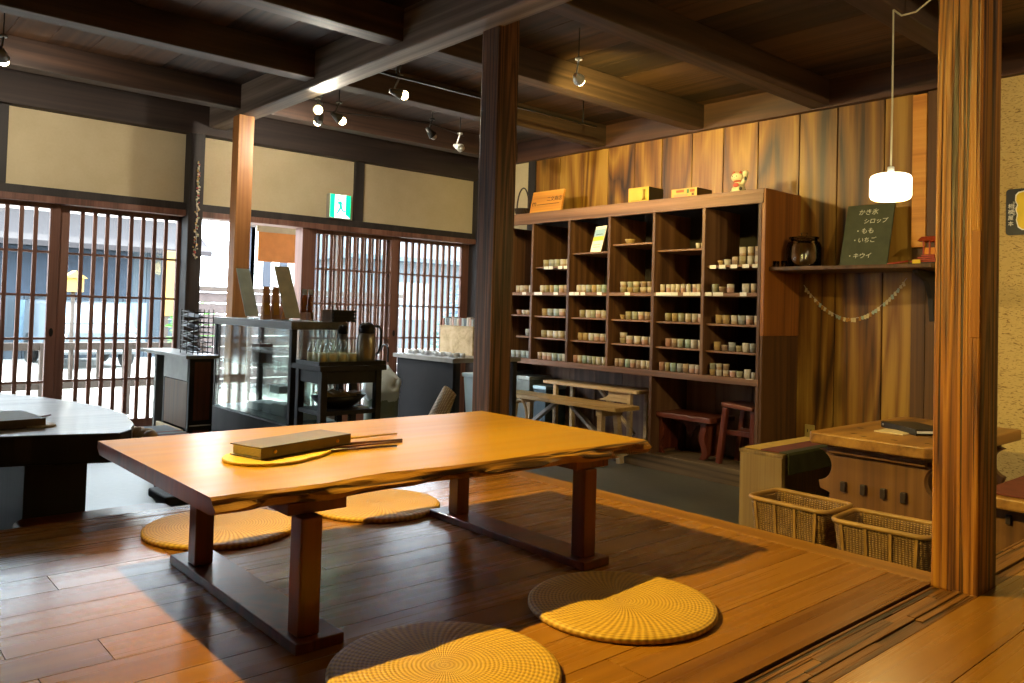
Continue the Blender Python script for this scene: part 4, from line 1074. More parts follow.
# acrylic stands on top
def stand(xa, xb, y, dy, top, label, sheet):
    T = Thing('acrylic_stand', label, 'stand', ((xa+xb)/2, y, 1.0485), 'acrylic display stands on the glass case')
    k = dy/(top-1.055)
    def pane(off, th, ins, z0_, z1_):
        f0 = y+off+(z0_-1.055)*k; f1 = y+off+(z1_-1.055)*k
        b = MB(); b.hexa([(xa+ins, f0, z0_), (xb-ins, f0, z0_), (xb-ins, f0+th, z0_), (xa+ins, f0+th, z0_), (xa+ins, f1, z1_), (xb-ins, f1, z1_), (xb-ins, f1+th, z1_), (xa+ins, f1+th, z1_)]); return b
    T.part('front_sheet', pane(0, .004, 0, 1.055, top), M['glass']); T.part('insert', pane(.006, .003, .008, 1.065, top-.01), sheet)
    b = MB(); b.box(xa, xb, y-.03, y+.12, 1.0485, 1.0545); T.part('foot', b, M['glassg'])
    return T
stand(2.225, 2.335, 5.20, .20, 1.40, 'tilted clear stand with a mirror-like sheet, left one on the display case', plain('silver_sheet', 'e6efe9', .2, 0, .08, .6))
stand(2.25, 2.37, 4.66, .20, 1.405, 'tilted clear stand holding a beige sheet, right one on the display case', plain('beige_sheet', 'e2d2b2', .3, 0, .1, .5))
bagm = plain('brown_bag', 'c98c54', .5, 0, .15, .2); bagl = plain('orange_label', 'dd9a2e', .5, 0, .1)
for i, x in enumerate((2.29, 2.355, 2.42)):
    y = 5.03
    T = Thing('tea_bag', 'brown pouch with orange label, %s of three between the clear stands' % ['leftmost', 'middle', 'rightmost'][i], 'bag', (x, y, 1.049), 'brown pouches on the display case')
    b = MB(); b.hexa([(x-.028, y-.022, 1.0495), (x+.028, y-.022, 1.0495), (x+.028, y+.022, 1.0495), (x-.028, y+.022, 1.0495), (x-.022, y-.002, 1.265), (x+.022, y-.002, 1.265), (x+.022, y+.002, 1.265), (x-.022, y+.002, 1.265)]); T.part('pouch', b, bagm, bev=.003)
    b = MB(); b.hexa([(x-.018, y-.0225, 1.08), (x+.018, y-.0225, 1.08), (x+.018, y-.018, 1.08), (x-.018, y-.018, 1.08), (x-.017, y-.0155, 1.16), (x+.017, y-.0155, 1.16), (x+.017, y-.012, 1.16), (x-.017, y-.012, 1.16)]); T.part('label_patch', b, bagl)
for i, (x, lb) in enumerate(((2.395, 'small amber bottle with pale cap right of the right clear stand, nearer the stand'), (2.435, 'small amber bottle with pale cap right of the right clear stand, nearer the slatted box'))):
    y = 4.70; T = Thing('small_bottle', lb, 'bottle', (x, y, 1.049), 'small amber bottles on the display case')
    b = MB(); b.lathe([(.0001, 0), (.017, 0), (.018, .05), (.018, .085), (.012, .10), (.012, .11), (.0001, .11)], (x, y, 1.105), 16); T.part('body', b, plain('amber%d' % i, '9c5424', .15, 0, .1, .5))
    b = MB(); b.lathe([(.0001, .0), (.015, 0), (.015, .035), (.0001, .035)], (x, y, 1.2155), 16); T.part('cap', b, M['cloth'])
    b = MB(); b.box(x-.019, x+.019, y-.021, y+.021, 1.0492, 1.1045); T.part('glass_block', b, M['jar'])
T = Thing('slatted_box', 'dark slatted wooden box on the end of the display case', 'box', (2.57, 4.58, 1.0485))
b = MB(); b.box(2.50, 2.585, 4.53, 4.66, 1.0486, 1.125); T.part('pale_end', b, plain('pale_slat', '8d7359', .5, 0, .1), bev=.002)
b = MB()
for k in range(4): b.box(2.5, 2.66, 4.505, 4.525, 1.049+k*.02, 1.064+k*.02)
b.box(2.51, 2.655, 4.5255, 4.6, 1.049, 1.12); T.part('slats', b, M['black'], bev=.001)

# ================================================================ BLACK STAND with bottles
T = Thing('black_stand', 'open black wooden stand with two levels carrying bottles and a flask', 'stand', (2.42, 4.28, 0))
X0, X1, Y0, Y1 = 2.225, 2.625, 4.125, 4.445
b = MB(); b.box(X0-.02, X1+.02, Y0-.02, Y1+.02, .775, .805); T.part('top', b, M['black'], bev=.003)
for x in (X0, X1-.04):
    for y in (Y0, Y1-.04):
        b = MB(); b.box(x, x+.04, y, y+.04, 0, .775); T.part('leg', b, M['black'], bev=.003)
b = MB(); b.box(X0+.005, X1-.005, Y0+.005, Y1-.005, .52, .545); T.part('lower_shelf', b, M['black'], bev=.002)
b = MB(); b.box(X0+.04, X1-.04, Y0+.01, Y0+.03, .70, .775); b.box(X0+.01, X0+.03, Y0+.04, Y1-.04, .70, .775); T.part('apron', b, M['black'], bev=.002)
T = Thing('black_tray', 'black rectangular tray of bottles on top of the black stand', 'tray', (2.42, 4.28, .8055))
b = MB(); b.box(2.215, 2.66, 4.14, 4.43, .8055, .812); b.box(2.215, 2.66, 4.14, 4.146, .812, .828); b.box(2.215, 2.66, 4.424, 4.43, .812, .828); b.box(2.215, 2.221, 4.146, 4.424, .812, .828); b.box(2.654, 2.66, 4.146, 4.424, .812, .828); T.part('tray', b, M['blackm'], bev=.001)
bm_ = plain('pale_tea', 'f3ecc4', .2, 0, .1)
b0 = None; k = 0
for j, y in enumerate((4.18, 4.25, 4.33)):
    for i in range(4):
        x = 2.255+i*.066+j*.004
        lb = 'clear glass bottle, %s from left in the %s row on the black tray' % (ORD[i], ['front', 'middle', 'rear'][j])
        if b0 is None:
            e = bpy.data.objects.new('glass_bottle', None); C.objects.link(e); tag(e, lb, 'bottle', 'clear bottles on the black tray')
            b = MB(); b.lathe([(.0001, 0), (.026, 0), (.028, .01), (.028, .075), (.014, .108), (.0125, .125), (.015, .13), (.015, .138), (.012, .138), (.010, .12), (.025, .074), (.025, .01), (.0001, .006)], (0, 0, 0), 18, cap_first=False); local('bottle_body', b, M['bottle'], e)
            b = MB(); b.lathe([(.0001, .007), (.0235, .011), (.0235, .06), (.0001, .06)], (0, 0, 0), 14); local('drink', b, bm_, e)
            b0 = e; o = e
        else: o = copy_tree(b0, label=lb)
        o.location = (x, y, .8125)
T = Thing('vacuum_flask', 'tall steel vacuum flask with black lid and handle on the black tray', 'flask', (2.60, 4.25, .812))
fc = (2.585, 4.25, .8125)
b = MB(); b.lathe([(.0001, 0), (.056, 0), (.058, .01), (.058, .13), (.052, .165), (.045, .18), (.0001, .18)], fc, 28, cap_first=False); T.part('body', b, M['steel'])
b = MB(); b.lathe([(.047, .178), (.050, .19), (.046, .225), (.03, .24), (.0001, .243)], fc, 24); b.tube([(2.555, 4.24, 1.03), (2.53, 4.235, 1.035)], [.018, .010], 8); T.part('lid', b, M['blackm'])
b = MB(); b.tube([(2.64, 4.26, 1.03), (2.685, 4.265, 1.03), (2.70, 4.27, 1.0), (2.70, 4.27, .92), (2.685, 4.268, .87), (2.665, 4.265, .855)], .008, 8); T.part('handle', b, M['blackm'])
T = Thing('vacuum_flask', 'second steel flask behind the bottles, left of the tall steel flask', 'flask', (2.56, 4.385, .812))
b = MB(); fc = (2.50, 4.385, .8125); b.lathe([(.0001, 0), (.034, 0), (.035, .01), (.035, .13), (.028, .155), (.026, .17), (.0001, .17)], fc, 24, cap_first=False); T.part('body', b, M['steel'])
b = MB(); b.lathe([(.028, .168), (.030, .18), (.028, .215), (.0001, .225)], fc, 20); T.part('lid', b, M['blackm'])
T = Thing('boat_bowl', 'black boat-shaped bowl heaped with beige packets on the lower level of the black stand', 'bowl', (2.42, 4.26, .545))
b = MB(); b.lathe([(.0001, 0), (.07, .0), (.12, .03), (.155, .075), (.150, .075), (.11, .034), (.0001, .012)], (2.42, 4.27, .5455), 28, sx=1.15, sy=.62, cap_first=False); T.part('bowl', b, M['blackm'])
b = MB()
for k in range(9): b.obox((2.33+k*.022, 4.27+.01*(-1)**k, .622+.006*math.sin(k)), (.07, .11, .012), (.3*math.sin(k*2), .4*math.cos(k), k))
T.part('packets', b, plain('beige_packet', 'a5906a', .6, 0, .2))
T.e.children[-1]['kind'] = 'stuff'
b = MB(); b.box(2.50, 2.575, 4.175, 4.24, .5458, .5525); single('folded_napkin', b, M['cloth'], 'folded pale cloth beside the boat-shaped bowl on the black stand', 'cloth', (2.55, 4.23, .5455))

# bin with white bag
T = Thing('round_bin', 'grey green round bin behind the black stand', 'bin', (3.31, 5.2, 0))
b = MB(); b.lathe([(.0001, 0), (.115, 0), (.125, .02), (.13, .50), (.135, .51), (.128, .51), (.12, .03), (.0001, .02)], (3.31, 5.2, 0.001), 32, cap_first=False); T.part('drum', b, plain('bin_green', '7d8878', .5, 0, .08))
b = MB(); rg = random.Random(6); prof = [(.131, .45), (.138, .48), (.142, .50), (.143, .53), (.140, .56), (.130, .59), (.12, .62), (.105, .64), (.09, .66), (.07, .69), (.05, .71), (.03, .70), (.02, .68), (.0001, .66)]
b.lathe(prof, (3.31, 5.2, 0), 36, cap_first=False)
for v in b.bm.verts:
    d = .03*mn.noise(v.co*14)+.018*mn.noise(v.co*33); a = v.co-V((3.31, 5.2, v.co.z)); v.co += a*(d*6)+V((0, 0, d))
T.part('bag_liner', b, M['cloth'])
# desk
T = Thing('black_desk', 'black fronted desk counter between the bin and the middle pillar', 'desk', (3.9, 5.1, 0))
b = MB(); b.box(3.58, 4.25, 4.68, 5.48, .755, .787); T.part('top', b, plain('grey_desktop', '8a8781', .4, 0, .1), bev=.003)
b = MB(); b.box(3.60, 3.625, 4.70, 5.44, 0, .755); T.part('front_panel', b, plain('charcoal_panel', '17171a', .85, 0, .1), bev=.002)
for y in (4.70, 5.42):
    for x in (3.626, 4.19):
        b = MB(); b.box(x, x+.04, y, y+.04, 0, .755); T.part('leg', b, M['black'], bev=.002)
for i in range(4):
    y = 4.76+i*.175
    T = Thing('white_tray', 'white tray of small cups on the black desk, %s from right' % ORD[i], 'tray', (3.68, y, .787), 'white trays on the desk edge')
    b = MB(); b.box(3.60, 3.74, y-.075, y+.08, .7875, .793); T.part('tray', b, M['whitep'], bev=.002)
    for j, (dx, dy) in enumerate(((-.035, -.04), (-.035, .02), (.03, -.04), (.03, .02))):
        b = MB(); b.lathe([(.0001, 0), (.018, 0), (.022, .03), (.020, .03), (.016, .004), (.0001, .004)], (3.67+dx, y+dy, .7935), 12, cap_first=False); T.part('cup', b, M['whitep'])
T = Thing('wooden_crate', 'pale wooden crate standing on the black desk next to the middle pillar', 'crate', (4.05, 5.15, .787))
b = MB(); b.box(3.96, 4.24, 4.93, 5.36, .7875, 1.01); T.part('box', b, M['plyw'], bev=.003)
b = MB(); b.box(3.955, 4.245, 4.925, 5.365, 1.0105, 1.018); T.part('top_board', b, M['plyw'], bev=.002)
rg = random.Random(12)
for i in range(13):
    y = 4.95+i*.032; c_ = ['a9b0b6', 'c9a9a0', 'e2e0da', '6c7b85', 'b5c2c2', '9c6a5c', 'dcd7cb'][i % 7]
    b = MB(); b.box(3.975, 4.03, y, y+.02, 1.0185, 1.075+.006*(i % 3))
    single('card_holder', b, plain('cardh'+c_+str(i), c_, .5, 0, .05), 'small upright card packet, %s from right on the pale crate' % (ORD+['eleventh', 'twelfth', 'thirteenth'])[i], 'packet', (4.0, y+.01, 1.0185), 'small packets lined up on the pale crate')
T = Thing('plastic_bin', 'tall pale blue plastic bin beside the middle pillar', 'bin', (3.87, 4.55, 0))
b = MB(); cx, cy = 3.72, 4.56
def fr(z, w): return [(cx-w, cy-w, z), (cx+w, cy-w, z), (cx+w, cy+w, z), (cx-w, cy+w, z)]
b.hexa(fr(.34, .055)+fr(.66, .075)); T.part('body', b, plain('pale_blue_plastic', 'bcd3de', .35, 0, .03), bev=.008)
b = MB(); b.hexa(fr(.661, .084)+fr(.69, .086)); T.part('lid', b, plain('pale_blue_lid', 'bcd3de', .35, 0, .03), bev=.006)
for dx in (-.03, .03):
    b = MB(); b.tube([(cx+dx, cy, .0), (cx+dx, cy, .34)], .012, 8); T.part('foot', b, M['whitep'])
T = Thing('rattan_chair', 'rattan chair with curved woven back behind the low table', 'chair', (2.95, 4.0, 0))
b = MB(); n = 14; g = []
for i in range(n+1):
    s = i/n; z = .33+.345*s; row = []
    for j in range(9):
        t_ = j/8-.5; w = .095*(1-.25*s**3)
        row.append(b.bm.verts.new((2.86+.15*s**1.4+.03*(t_*2)**2, 4.0+t_*2*w, z-.05*(t_*2)**2*s)))
    g.append(row)
for a, c in zip(g, g[1:]):
    for j in range(8): b.bm.faces.new((a[j], a[j+1], c[j+1], c[j])).smooth = True
o = T.part('backrest', b, M['rattanl']); md = o.modifiers.new('solid', 'SOLIDIFY'); md.thickness = .035
b = MB(); b.lathe([(.0001, 0), (.16, 0), (.17, .02), (.16, .05), (.0001, .05)], (2.83, 3.90, .33), 28, cap_first=False); T.part('seat', b, M['rattanl'])
for a in (.6, 2.2, 3.8, 5.4):
    b = MB(); b.tube([(2.83+.12*math.cos(a), 3.90+.12*math.sin(a), .33), (2.83+.15*math.cos(a), 3.90+.15*math.sin(a), 0.002)], .014, 8); T.part('leg', b, M['cane'])
T = Thing('hanging_umbrella', 'closed umbrella with curved handle hooked on the desk end', 'umbrella', (3.56, 5.5, .3))
b = MB(); b.tube([(3.56+.0, 5.515+.05-.05*math.cos(a), .80+.05*math.sin(a)) for a in [PI*k/8 for k in range(9)]][::-1]+[(3.56, 5.515, .70)], .008, 8); T.part('handle', b, M['blackm'])
b = MB(); b.tube([(3.56, 5.515, .71), (3.56, 5.51, .62), (3.56, 5.50, .2)], [.008, .022, .008], 10); T.part('canopy', b, plain('umbrella_fabric', '7a5d55', .7, 0, .1))

# exit sign
T = Thing('exit_sign', 'green and white running-figure exit sign above the lattice doors', 'sign', (3.635, 6.57, 2.06))
b = MB(); b.box(3.525, 3.742, 6.50, 6.56, 1.945, 2.165); T.part('housing', b, plain('sign_housing', 'a39c8c', .5, 0, .05), bev=.003)
gE = emit('exit_green', '00c07a', 1.6); wE = emit('exit_white', 'e8fff4', 1.8)
b = MB(); b.box(3.531, 3.736, 6.497, 6.4995, 1.951, 2.159); T.part('white_face', b, wE)
def face(nm_, pts, m, yy=6.4965):
    b = MB(); b.prism([(3.5385+.19*u, yy, 1.9605+.19*v) for u, v in pts], (0, -.001, 0)); T.part(nm_, b, m)
face('green_band', [(-.045, -.05), (.2, -.05), (.2, 1.05), (-.045, 1.05)], gE)
face('green_band', [(.78, .12), (1.045, -.05), (1.045, 1.05), (.78, 1.05)], gE)
b = MB(); b.lathe([(.0001, 0), (.0095, 0), (.0095, .001), (.0001, .001)], (0, 0, 0), 14)
mt = Matrix.Translation((3.5385+.19*.40, 6.4965, 1.9605+.19*.80)) @ Matrix.Rotation(PI/2, 4, 'X')
for v in b.bm.verts: v.co = mt @ v.co
T.part('figure_head', b, gE)
face('figure_body', [(.42, .70), (.56, .64), (.60, .56), (.72, .50), (.74, .54), (.62, .62), (.58, .70), (.50, .76), (.36, .70), (.28, .56), (.32, .53), (.40, .62), (.43, .60), (.46, .44), (.36, .28), (.28, .12), (.34, .09), (.45, .25), (.54, .38), (.60, .26), (.76, .24), (.77, .30), (.65, .33), (.58, .50), (.52, .66)], gE)
# garland on the dark wall post
T = Thing('bead_garland', 'thin string of tiny pale and red beads hanging down the dark wall post', 'garland', (2.335, 6.47, 1.7))
b = MB(); pts = [(2.335+.006*math.sin(k), 6.462, 2.27-.031*k) for k in range(26)]; b.tube(pts, .0015, 4); T.part('string', b, M['white'])
rg = random.Random(31)
gms = [plain('bead_a', 'e8dcc0', .4, 0, 0), plain('bead_b', 'b5544a', .4, 0, 0), plain('bead_c', '9aa77e', .4, 0, 0), plain('bead_d', 'c9a34f', .4, 0, 0)]
for k in range(70):
    z = 2.27-.0112*k; b = MB(); r_ = .006+.005*rg.random(); b.ball((2.335+rg.uniform(-.018, .018)*(.3+k/70), 6.462-r_*.5, z), r_, r_, r_*.8, 8, 6); T.part('bead', b, rg.choice(gms+[gms[0]]*2))

# ================================================================ OUTSIDE
b = MB(); b.box(-14, 30, 6.76, 60, -.12, -.05); struct('ground_street', b, plain('pale_paving', 'a5a29a', .9, 0, .06, scale=3))
# eave over the doors
b = MB(); b.box(-3.5, 7.2, 6.77, 7.7, 2.45, 2.55); struct('ceiling_eave', b, M['joist'])
# slatted low fence
T = Thing('low_fence', 'low dark wooden fence outside beyond the lattice doors', 'fence', (1.6, 9, -.05))
fm = plain('weathered_fence', '40352d', .8, 0, .15)
for z in (.24, .63):
    b = MB(); b.box(-3, 3.4, 9.0, 9.05, z, z+.075); T.part('rail', b, fm, bev=.004)
for i in range(9):
    b = MB(); b.box(-2.9+i*.78, -2.83+i*.78, 8.99, 9.06, -.05, .70); T.part('fence_post', b, fm, bev=.004)
for i in range(24):
    b = MB(); b.box(-2.7+i*.25, -2.67+i*.25, 9.01, 9.04, .315, .63); T.part('picket', b, fm)
# building opposite
T = Thing('townhouse', 'long grey blue shopfront across the street with a reddish tiled eave', 'building', (2, 18, 0))
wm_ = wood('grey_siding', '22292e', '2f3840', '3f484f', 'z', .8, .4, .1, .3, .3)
b = MB(); x = -8
while x < 6.2: b.box(x, x+.44, 18, 18.6, -.05, 2.6); x += .45
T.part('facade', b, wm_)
b = MB(); b.prism([(-8.4, 17.0, 2.12), (-8.4, 17.0, 2.22), (-8.4, 18.7, 3.1), (-8.4, 18.7, 3.0)], (14.9, 0, 0)); T.part('eave', b, plain('tile_red', '231d1e', .8, 0, .15))
b = MB(); b.box(-8, 6.2, 18.3, 21, 2.6, 4.6); T.part('upper_wall', b, plain('upper_plaster', 'a9a39a', .9, 0, .1))
b = MB(); b.box(1.2, 5.2, 17.95, 17.99, 1.2, 2.15); T.part('curtain', b, plain('blue_noren', '1e2936', .8, 0, .15))
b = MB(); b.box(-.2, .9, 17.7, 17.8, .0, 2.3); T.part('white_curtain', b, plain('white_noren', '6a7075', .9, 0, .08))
for i in range(5):
    b = MB(); b.box(1.3+i*.9, 1.9+i*.9, 17.93, 17.99, .2, 1.1); T.part('window', b, plain('win%d' % i, '5d7280', .2, 0, .1))
T = Thing('street_signboard', 'yellow tan upright signboard across the street', 'sign', (5.0, 14, 0))
b = MB(); b.box(4.55, 5.15, 14, 14.1, .9, 2.0); T.part('panel', b, plain('tan_sign', 'a07a38', .7, 0, .08), bev=.01)
b = MB(); b.box(4.60, 4.66, 14.02, 14.08, -.05, .9); b.box(5.04, 5.10, 14.02, 14.08, -.05, .9); T.part('legs', b, fm)
T = Thing('street_lantern', 'small yellow lamp box on a pole across the street', 'lamp', (2.9, 13, 0))
b = MB(); b.box(2.87, 3.10, 13, 13.2, 1.25, 1.45); b.prism([(2.83, 12.96, 1.45), (3.14, 12.96, 1.45), (2.985, 12.96, 1.56)], (0, .28, 0)); T.part('lamp_box', b, plain('lamp_yellow', 'a8803a', .6, 0, .05))
b = MB(); b.tube([(2.985, 13.1, -.05), (2.985, 13.1, 1.25)], .03, 8); T.part('pole', b, fm)
def leafy(name, c, rx, rz, n, label, col, seed):
    rg = random.Random(seed); T = Thing(name, label, 'plant', c); b = MB()
    for k in range(n):
        a = rg.uniform(0, 2*PI); ph = math.acos(rg.uniform(-1, 1)); rr_ = rg.uniform(.55, 1)
        p = V((c[0]+rx*rr_*math.sin(ph)*math.cos(a), c[1]+rx*rr_*math.sin(ph)*math.sin(a), c[2]+rz*1.1+rz*rr_*math.cos(ph)))
        s = rg.uniform(.05, .09)
        M_ = Matrix.Translation(p) @ Matrix.Rotation(rg.uniform(0, 6), 4, 'Z') @ Matrix.Rotation(rg.uniform(-1, 1), 4, 'X')
        q = [M_ @ V(v) for v in ((-s, 0, 0), (0, -s*.45, .01), (s, 0, 0), (0, s*.45, .01))]
        vs = [b.bm.verts.new(v) for v in q]; b._tag(vs); b.bm.faces.new(vs)
    T.part('foliage', b, plain('leaf'+name+str(seed), col, .6, 0, .25))
    b = MB(); b.tube([(c[0], c[1], c[2]), (c[0], c[1], c[2]+rz)], .04, 8); T.part('trunk', b, fm)
leafy('street_shrub', (4.55, 12.4, -.05), .42, .62, 700, 'bright green shrub outside the left lattice door', '4c8a28', 1)
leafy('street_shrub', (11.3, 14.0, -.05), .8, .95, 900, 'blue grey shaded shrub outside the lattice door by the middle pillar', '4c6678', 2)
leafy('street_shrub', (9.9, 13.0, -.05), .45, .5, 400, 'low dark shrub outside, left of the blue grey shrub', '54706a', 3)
# white van front
T = Thing('white_van', 'small white van parked facing the doors across the street', 'van', (3.9, 15, 0))
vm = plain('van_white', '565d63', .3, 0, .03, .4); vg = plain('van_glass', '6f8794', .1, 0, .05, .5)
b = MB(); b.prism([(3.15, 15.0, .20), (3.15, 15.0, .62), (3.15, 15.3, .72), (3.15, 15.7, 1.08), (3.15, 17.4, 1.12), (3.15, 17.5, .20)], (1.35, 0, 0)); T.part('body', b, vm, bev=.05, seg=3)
b = MB(); b.hexa([(3.25, 15.29, .73), (4.4, 15.29, .73), (4.4, 15.36, .73), (3.25, 15.36, .73), (3.33, 15.64, 1.04), (4.32, 15.64, 1.04), (4.32, 15.72, 1.04), (3.33, 15.72, 1.04)]); T.part('windscreen', b, vg, bev=.01)
b = MB(); b.box(3.2, 4.45, 14.94, 15.02, .25, .42); T.part('bumper', b, plain('van_bumper', '8b9092', .5, 0, .05), bev=.02)
for x in (3.28, 4.37):
    b = MB(); b.ball((x, 15.0, .50), .09, .03, .07); T.part('headlight', b, M['steel'])
for x in (3.14, 4.36):
    for y in (15.5, 17.0):
        b = MB(); b.lathe([(.0001, 0), (.26, 0), (.28, .03), (.28, .12), (.26, .15), (.0001, .15)], (0, 0, 0), 24)
        mt = Matrix.Translation((x, y, .23)) @ Matrix.Rotation(PI/2, 4, 'Y')
        for v in b.bm.verts: v.co = mt @ v.co
        T.part('wheel', b, M['blackm'])
# pinkish wall seen through the open doorway
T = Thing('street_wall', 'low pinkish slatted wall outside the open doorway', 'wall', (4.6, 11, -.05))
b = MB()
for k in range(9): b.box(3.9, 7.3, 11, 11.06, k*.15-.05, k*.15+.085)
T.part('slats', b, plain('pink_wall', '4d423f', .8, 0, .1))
b = MB(); b.box(3.85, 7.35, 10.96, 11.12, 1.30, 1.37); T.part('cap', b, fm)
# hanging reed blind and striped curtain
T = Thing('reed_blind', 'orange brown reed blind hanging outside the open doorway', 'blind', (3.4, 7.4, 2.1))
b = MB()
for k in range(30): b.box(3.27, 3.70, 7.40+.002*(k%2), 7.408, 1.56+k*.0095, 1.5695+k*.0095)
T.part('reeds', b, plain('reed', 'c9823e', .7, 0, .08, scale=9))
b = MB(); b.box(3.25, 3.70, 7.395, 7.413, 1.845, 1.98); T.part('valance', b, plain('valance', 'a89a80', .9, 0, .08))
b = MB(); b.box(3.27, 3.70, 7.414, 7.45, 1.90, 2.449); T.part('hanging_cloth', b, plain('valance2', '8e8470', .9, 0, .08))
T = Thing('striped_curtain', 'black and white striped curtain behind the reed blind', 'curtain', (4.6, 9.6, 1.7))
for k in range(9):
    b = MB(); b.box(4.1+k*.11, 4.2+k*.11, 9.6, 9.62, 1.36, 2.1); T.part('stripe', b, plain('stripe%d' % k, 'dcdcd8' if k % 2 else '3a3f48', .9, 0, .05))
b = MB(); b.box(4.1, 5.4, 9.58, 9.64, 2.1, 2.16); T.part('rod', b, fm)
for x in (4.15, 5.3):
    b = MB(); b.box(x, x+.05, 9.6, 9.65, -.05, 2.1); T.part('frame_post', b, fm)
# far house on the right
T = Thing('far_house', 'pale house with a blue grey roof beyond the right lattice door', 'building', (15, 20, 0))
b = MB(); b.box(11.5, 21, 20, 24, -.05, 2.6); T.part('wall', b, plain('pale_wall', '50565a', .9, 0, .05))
b = MB(); b.prism([(11.2, 19.4, 2.5), (11.2, 19.4, 2.62), (11.2, 22, 3.9), (11.2, 24.6, 2.5)], (10.3, 0, 0)); T.part('roof', b, plain('roof_blue', '3f4c55', .7, 0, .1))
for x in (13.2, 15.4):
    b = MB(); b.box(x, x+1.1, 19.96, 20.0, .8, 1.9); T.part('window', b, vg)

# ================================================================ LIGHT FITTINGS
def area_spot(name, loc, target, power, col, size=.03, cone=100, blend=1):
    d = bpy.data.lights.new(name, 'SPOT'); d.energy = power; d.color = col; d.shadow_soft_size = size
    d.spot_size = math.radians(cone); d.spot_blend = blend
    o = bpy.data.objects.new(name, d); C.objects.link(o); o.location = loc
    o.rotation_euler = (V(target)-V(loc)).to_track_quat('-Z', 'Y').to_euler(); return o
WARM = (1.0, .77, .20)
SOFT = (1.0, .91, .74)
bulbE = emit('lamp_glow', 'ffe2a8', 14)
def fitting(loc, target, label, lit=True, power=0, cone=110, up=.11, body=None, size=.03, col=WARM, name='spot_lamp'):
    loc = V(loc); d = (V(target)-loc).normalized()
    T = Thing(name, label, 'lamp', loc, 'small spot lamps on the ceiling')
    body = body or M['metalgrey']
    top = loc-d*.02+V((0, 0, up))
    b = MB(); b.tube([loc-d*.085, loc-d*.045, loc-d*.005], [.012, .024, .036], 14); T.part('lamp_head', b, body)
    b = MB(); b.tube([loc-d*.06, top], .006, 8); b.tube([top, top+V((0, 0, .012))], .022, 12); T.part('arm', b, body)
    b = MB(); b.tube([top+V((0, 0, .012)), V((top.x, top.y, 2.80))], .0035, 6); T.part('stem', b, M['blackm'])
    b = MB(); b.ball(loc+d*(.012 if lit else 0), .029 if lit else .027, n=16, m=10); T.part('bulb', b, bulbE if lit else M['steel'])
    if power:
        area_spot('lamp_light', loc+d*.048, target, power, col, size, cone)
    return T
KEY = fitting((.40, 2.90, 2.50), (2.2, 1.3, .4), 'lit spot lamp over the low table', True, KEYP, 90, .11, size=.012, col=(1, .735, .17))
fitting((.80, 5.30, 2.49), (1.3, 6.6, 1.6), 'glowing spot lamp at the left edge under the ceiling', True, 30, 170, col=SOFT)
fitting((2.60, 5.00, 2.49), (1.9, 3.0, 1.6), 'brightest glowing spot lamp beside the large ceiling beam', True, 30, 135, .07, col=SOFT)
fitting((2.76, 5.30, 2.49), (3.0, 6.6, 1.9), 'small glowing spot lamp just below the brightest one', True, 30, 160, col=SOFT)
fitting((2.86, 5.15, 2.49), (4.6, 5.0, 1.6), 'small glowing spot lamp turned to the right of the brightest one', True, 60, 150, col=(1, .88, .68))
fitting((2.80, 4.27, 2.50), (5.0, 3.6, 2.1), 'yellow glowing spot lamp alone under the ceiling, left of the middle pillar', True, 75, 110, col=(1, .72, .25))
fitting((3.63, 5.08, 2.49), (4.3, 5.0, 1.9), 'dark unlit spot lamp above the right lattice door', False, body=M['blackm'])
fitting((4.03, 5.24, 2.48), (4.2, 4.6, 2.2), 'small white unlit spot lamp nearest the middle pillar', False, body=M['whitep'])
fitting((3.33, 3.23, 2.50), (5.2, 4.2, 2.35), 'white bracket spot lamp on the joist right of the middle pillar', True, 90, 100, body=M['whitep'])
fitting((2.2, -1.0, 2.50), (5.2, 1.3, 1.7), 'lit spot lamp over the near floor, out of the photo at the front', True, 120, 96, .11, col=(1, .82, .46))
# rail the lamps hang from
T = Thing('lamp_rail', 'thin dark rail hanging between the joists left of the middle pillar', 'rail', (2.8, 4.3, 2.6))
b = MB(); b.box(2.6, 4.6, 4.255, 4.275, 2.600, 2.6145); T.part('rail_bar', b, M['blackm'])
for x in (2.75, 4.45):
    b = MB(); b.tube([(x, 4.265, 2.6145), (x, 4.265, 2.80)], .005, 6); T.part('rail_stem', b, M['blackm'])
b = MB(); b.tube([(2.62, 4.98, 2.59), (2.8, 5.4, 2.595), (3.6, 5.12, 2.60), (4.1, 5.3, 2.60)], .004, 6); T.part('rail_wire', b, M['blackm'])
b = MB(); b.box(2.56, 2.62, 4.96, 5.02, 2.58, 2.60)
T.part('bracket', b, M['blackm'])
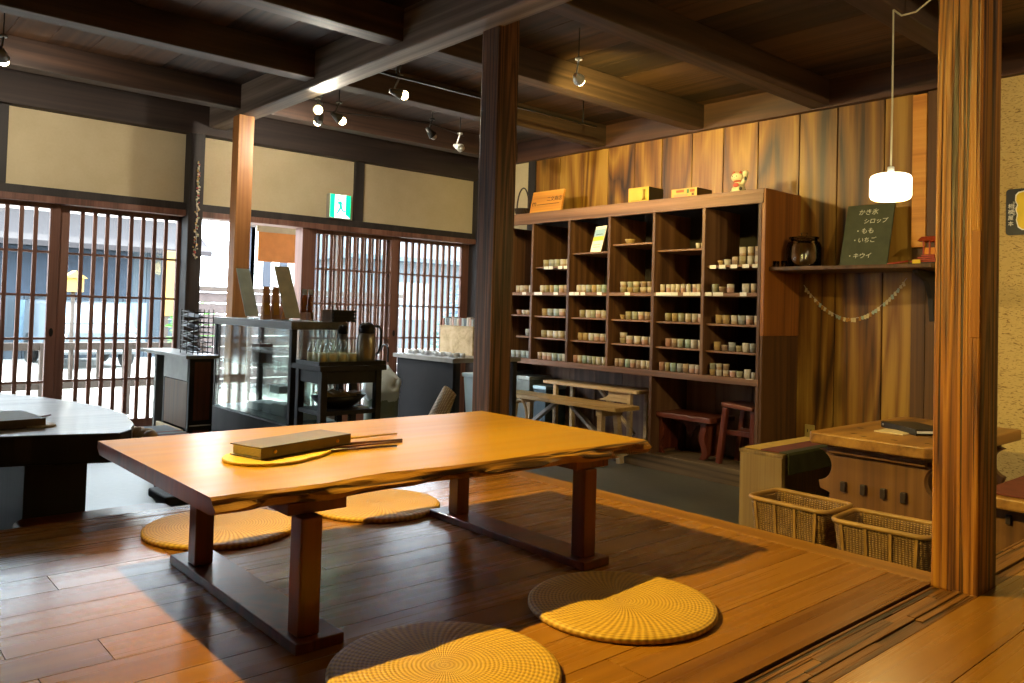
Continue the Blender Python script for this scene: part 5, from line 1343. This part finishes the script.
# pendant
px, py, pz = 3.75, 1.62, 1.77
T = Thing('pendant_lamp', 'glowing white drum pendant lamp on a long pale cord', 'lamp', (px, py, pz))
t = NT('opal_glass'); t.b.inputs['Base Color'].default_value = lin('fff3da'); t.b.inputs['Emission Color'].default_value = lin('ffedc6'); t.b.inputs['Emission Strength'].default_value = 2.2
b = MB(); b.lathe([(.0001, -.060), (.070, -.060), (.084, -.053), (.090, -.040), (.090, .040), (.084, .053), (.070, .060), (.02, .062), (.0001, .063)], (px, py, pz), 40, cap_first=False); T.part('shade', b, t.m)
b = MB(); b.lathe([(.0001, .0625), (.016, .063), (.014, .095), (.0001, .096)], (px, py, pz), 16); T.part('cap', b, M['whitep'])
cordm = plain('pale_cord', 'cfc6a4', .6, 0, .03)
b = MB(); b.tube([(px, py, pz+.09), (px+.004, py, pz+.4), (px, py, 2.60)], .0045, 6)
b.tube([(px, py, 2.60), (px+.02, py-.03, 2.57), (px+.03, py-.09, 2.575), (px+.02, py-.17, 2.62), (px, py-.21, 2.69)], .0045, 6); T.part('cord', b, cordm)
b = MB(); b.tube([(px+.01, py-.20, 2.70), (px-.02, py-.235, 2.71)], .020, 10); T.part('ceiling_hook', b, plain('ivory_plastic', 'c9b98a', .5, 0, .03))
d = bpy.data.lights.new('pendant_light', 'POINT'); d.energy = 7; d.color = (1, .76, .25); d.shadow_soft_size = .09
o = bpy.data.objects.new('pendant_light', d); C.objects.link(o); o.location = (px, py, pz-.17)

# ================================================================ WORLD, SUN
w = bpy.data.worlds.new('sky'); bpy.context.scene.world = w; w.use_nodes = True
bg = w.node_tree.nodes['Background']; bg.inputs[0].default_value = (.80, .90, 1.0, 1); bg.inputs[1].default_value = SKY
d = bpy.data.lights.new('sun', 'SUN'); d.energy = SUNP; d.angle = .01; d.color = (1, .96, .9)
o = bpy.data.objects.new('sun', d); C.objects.link(o); o.rotation_euler = (V((.5, -.7, -1.5))).to_track_quat('-Z', 'Y').to_euler()
# sky portals in the openings (sampling aid, they give off no light of their own)
for x0_, x1_ in ((-1.4, 2.3), (2.46, 3.3), (3.38, 5.25)):
    d = bpy.data.lights.new('portal', 'AREA'); d.shape = 'RECTANGLE'; d.size = x1_-x0_; d.size_y = 1.8; d.cycles.is_portal = True
    o = bpy.data.objects.new('portal', d); C.objects.link(o); o.location = ((x0_+x1_)/2, 6.76, .95); o.rotation_euler = (-PI/2, 0, 0)
sc = bpy.context.scene
sc.view_settings.view_transform = 'Standard'; sc.view_settings.look = 'None'; sc.view_settings.gamma = 1
sc.view_settings.use_curve_mapping = False; sc.view_settings.exposure = EXPO
sc.cycles.max_bounces = 10; sc.cycles.transparent_max_bounces = 16; sc.cycles.sample_clamp_indirect = 4
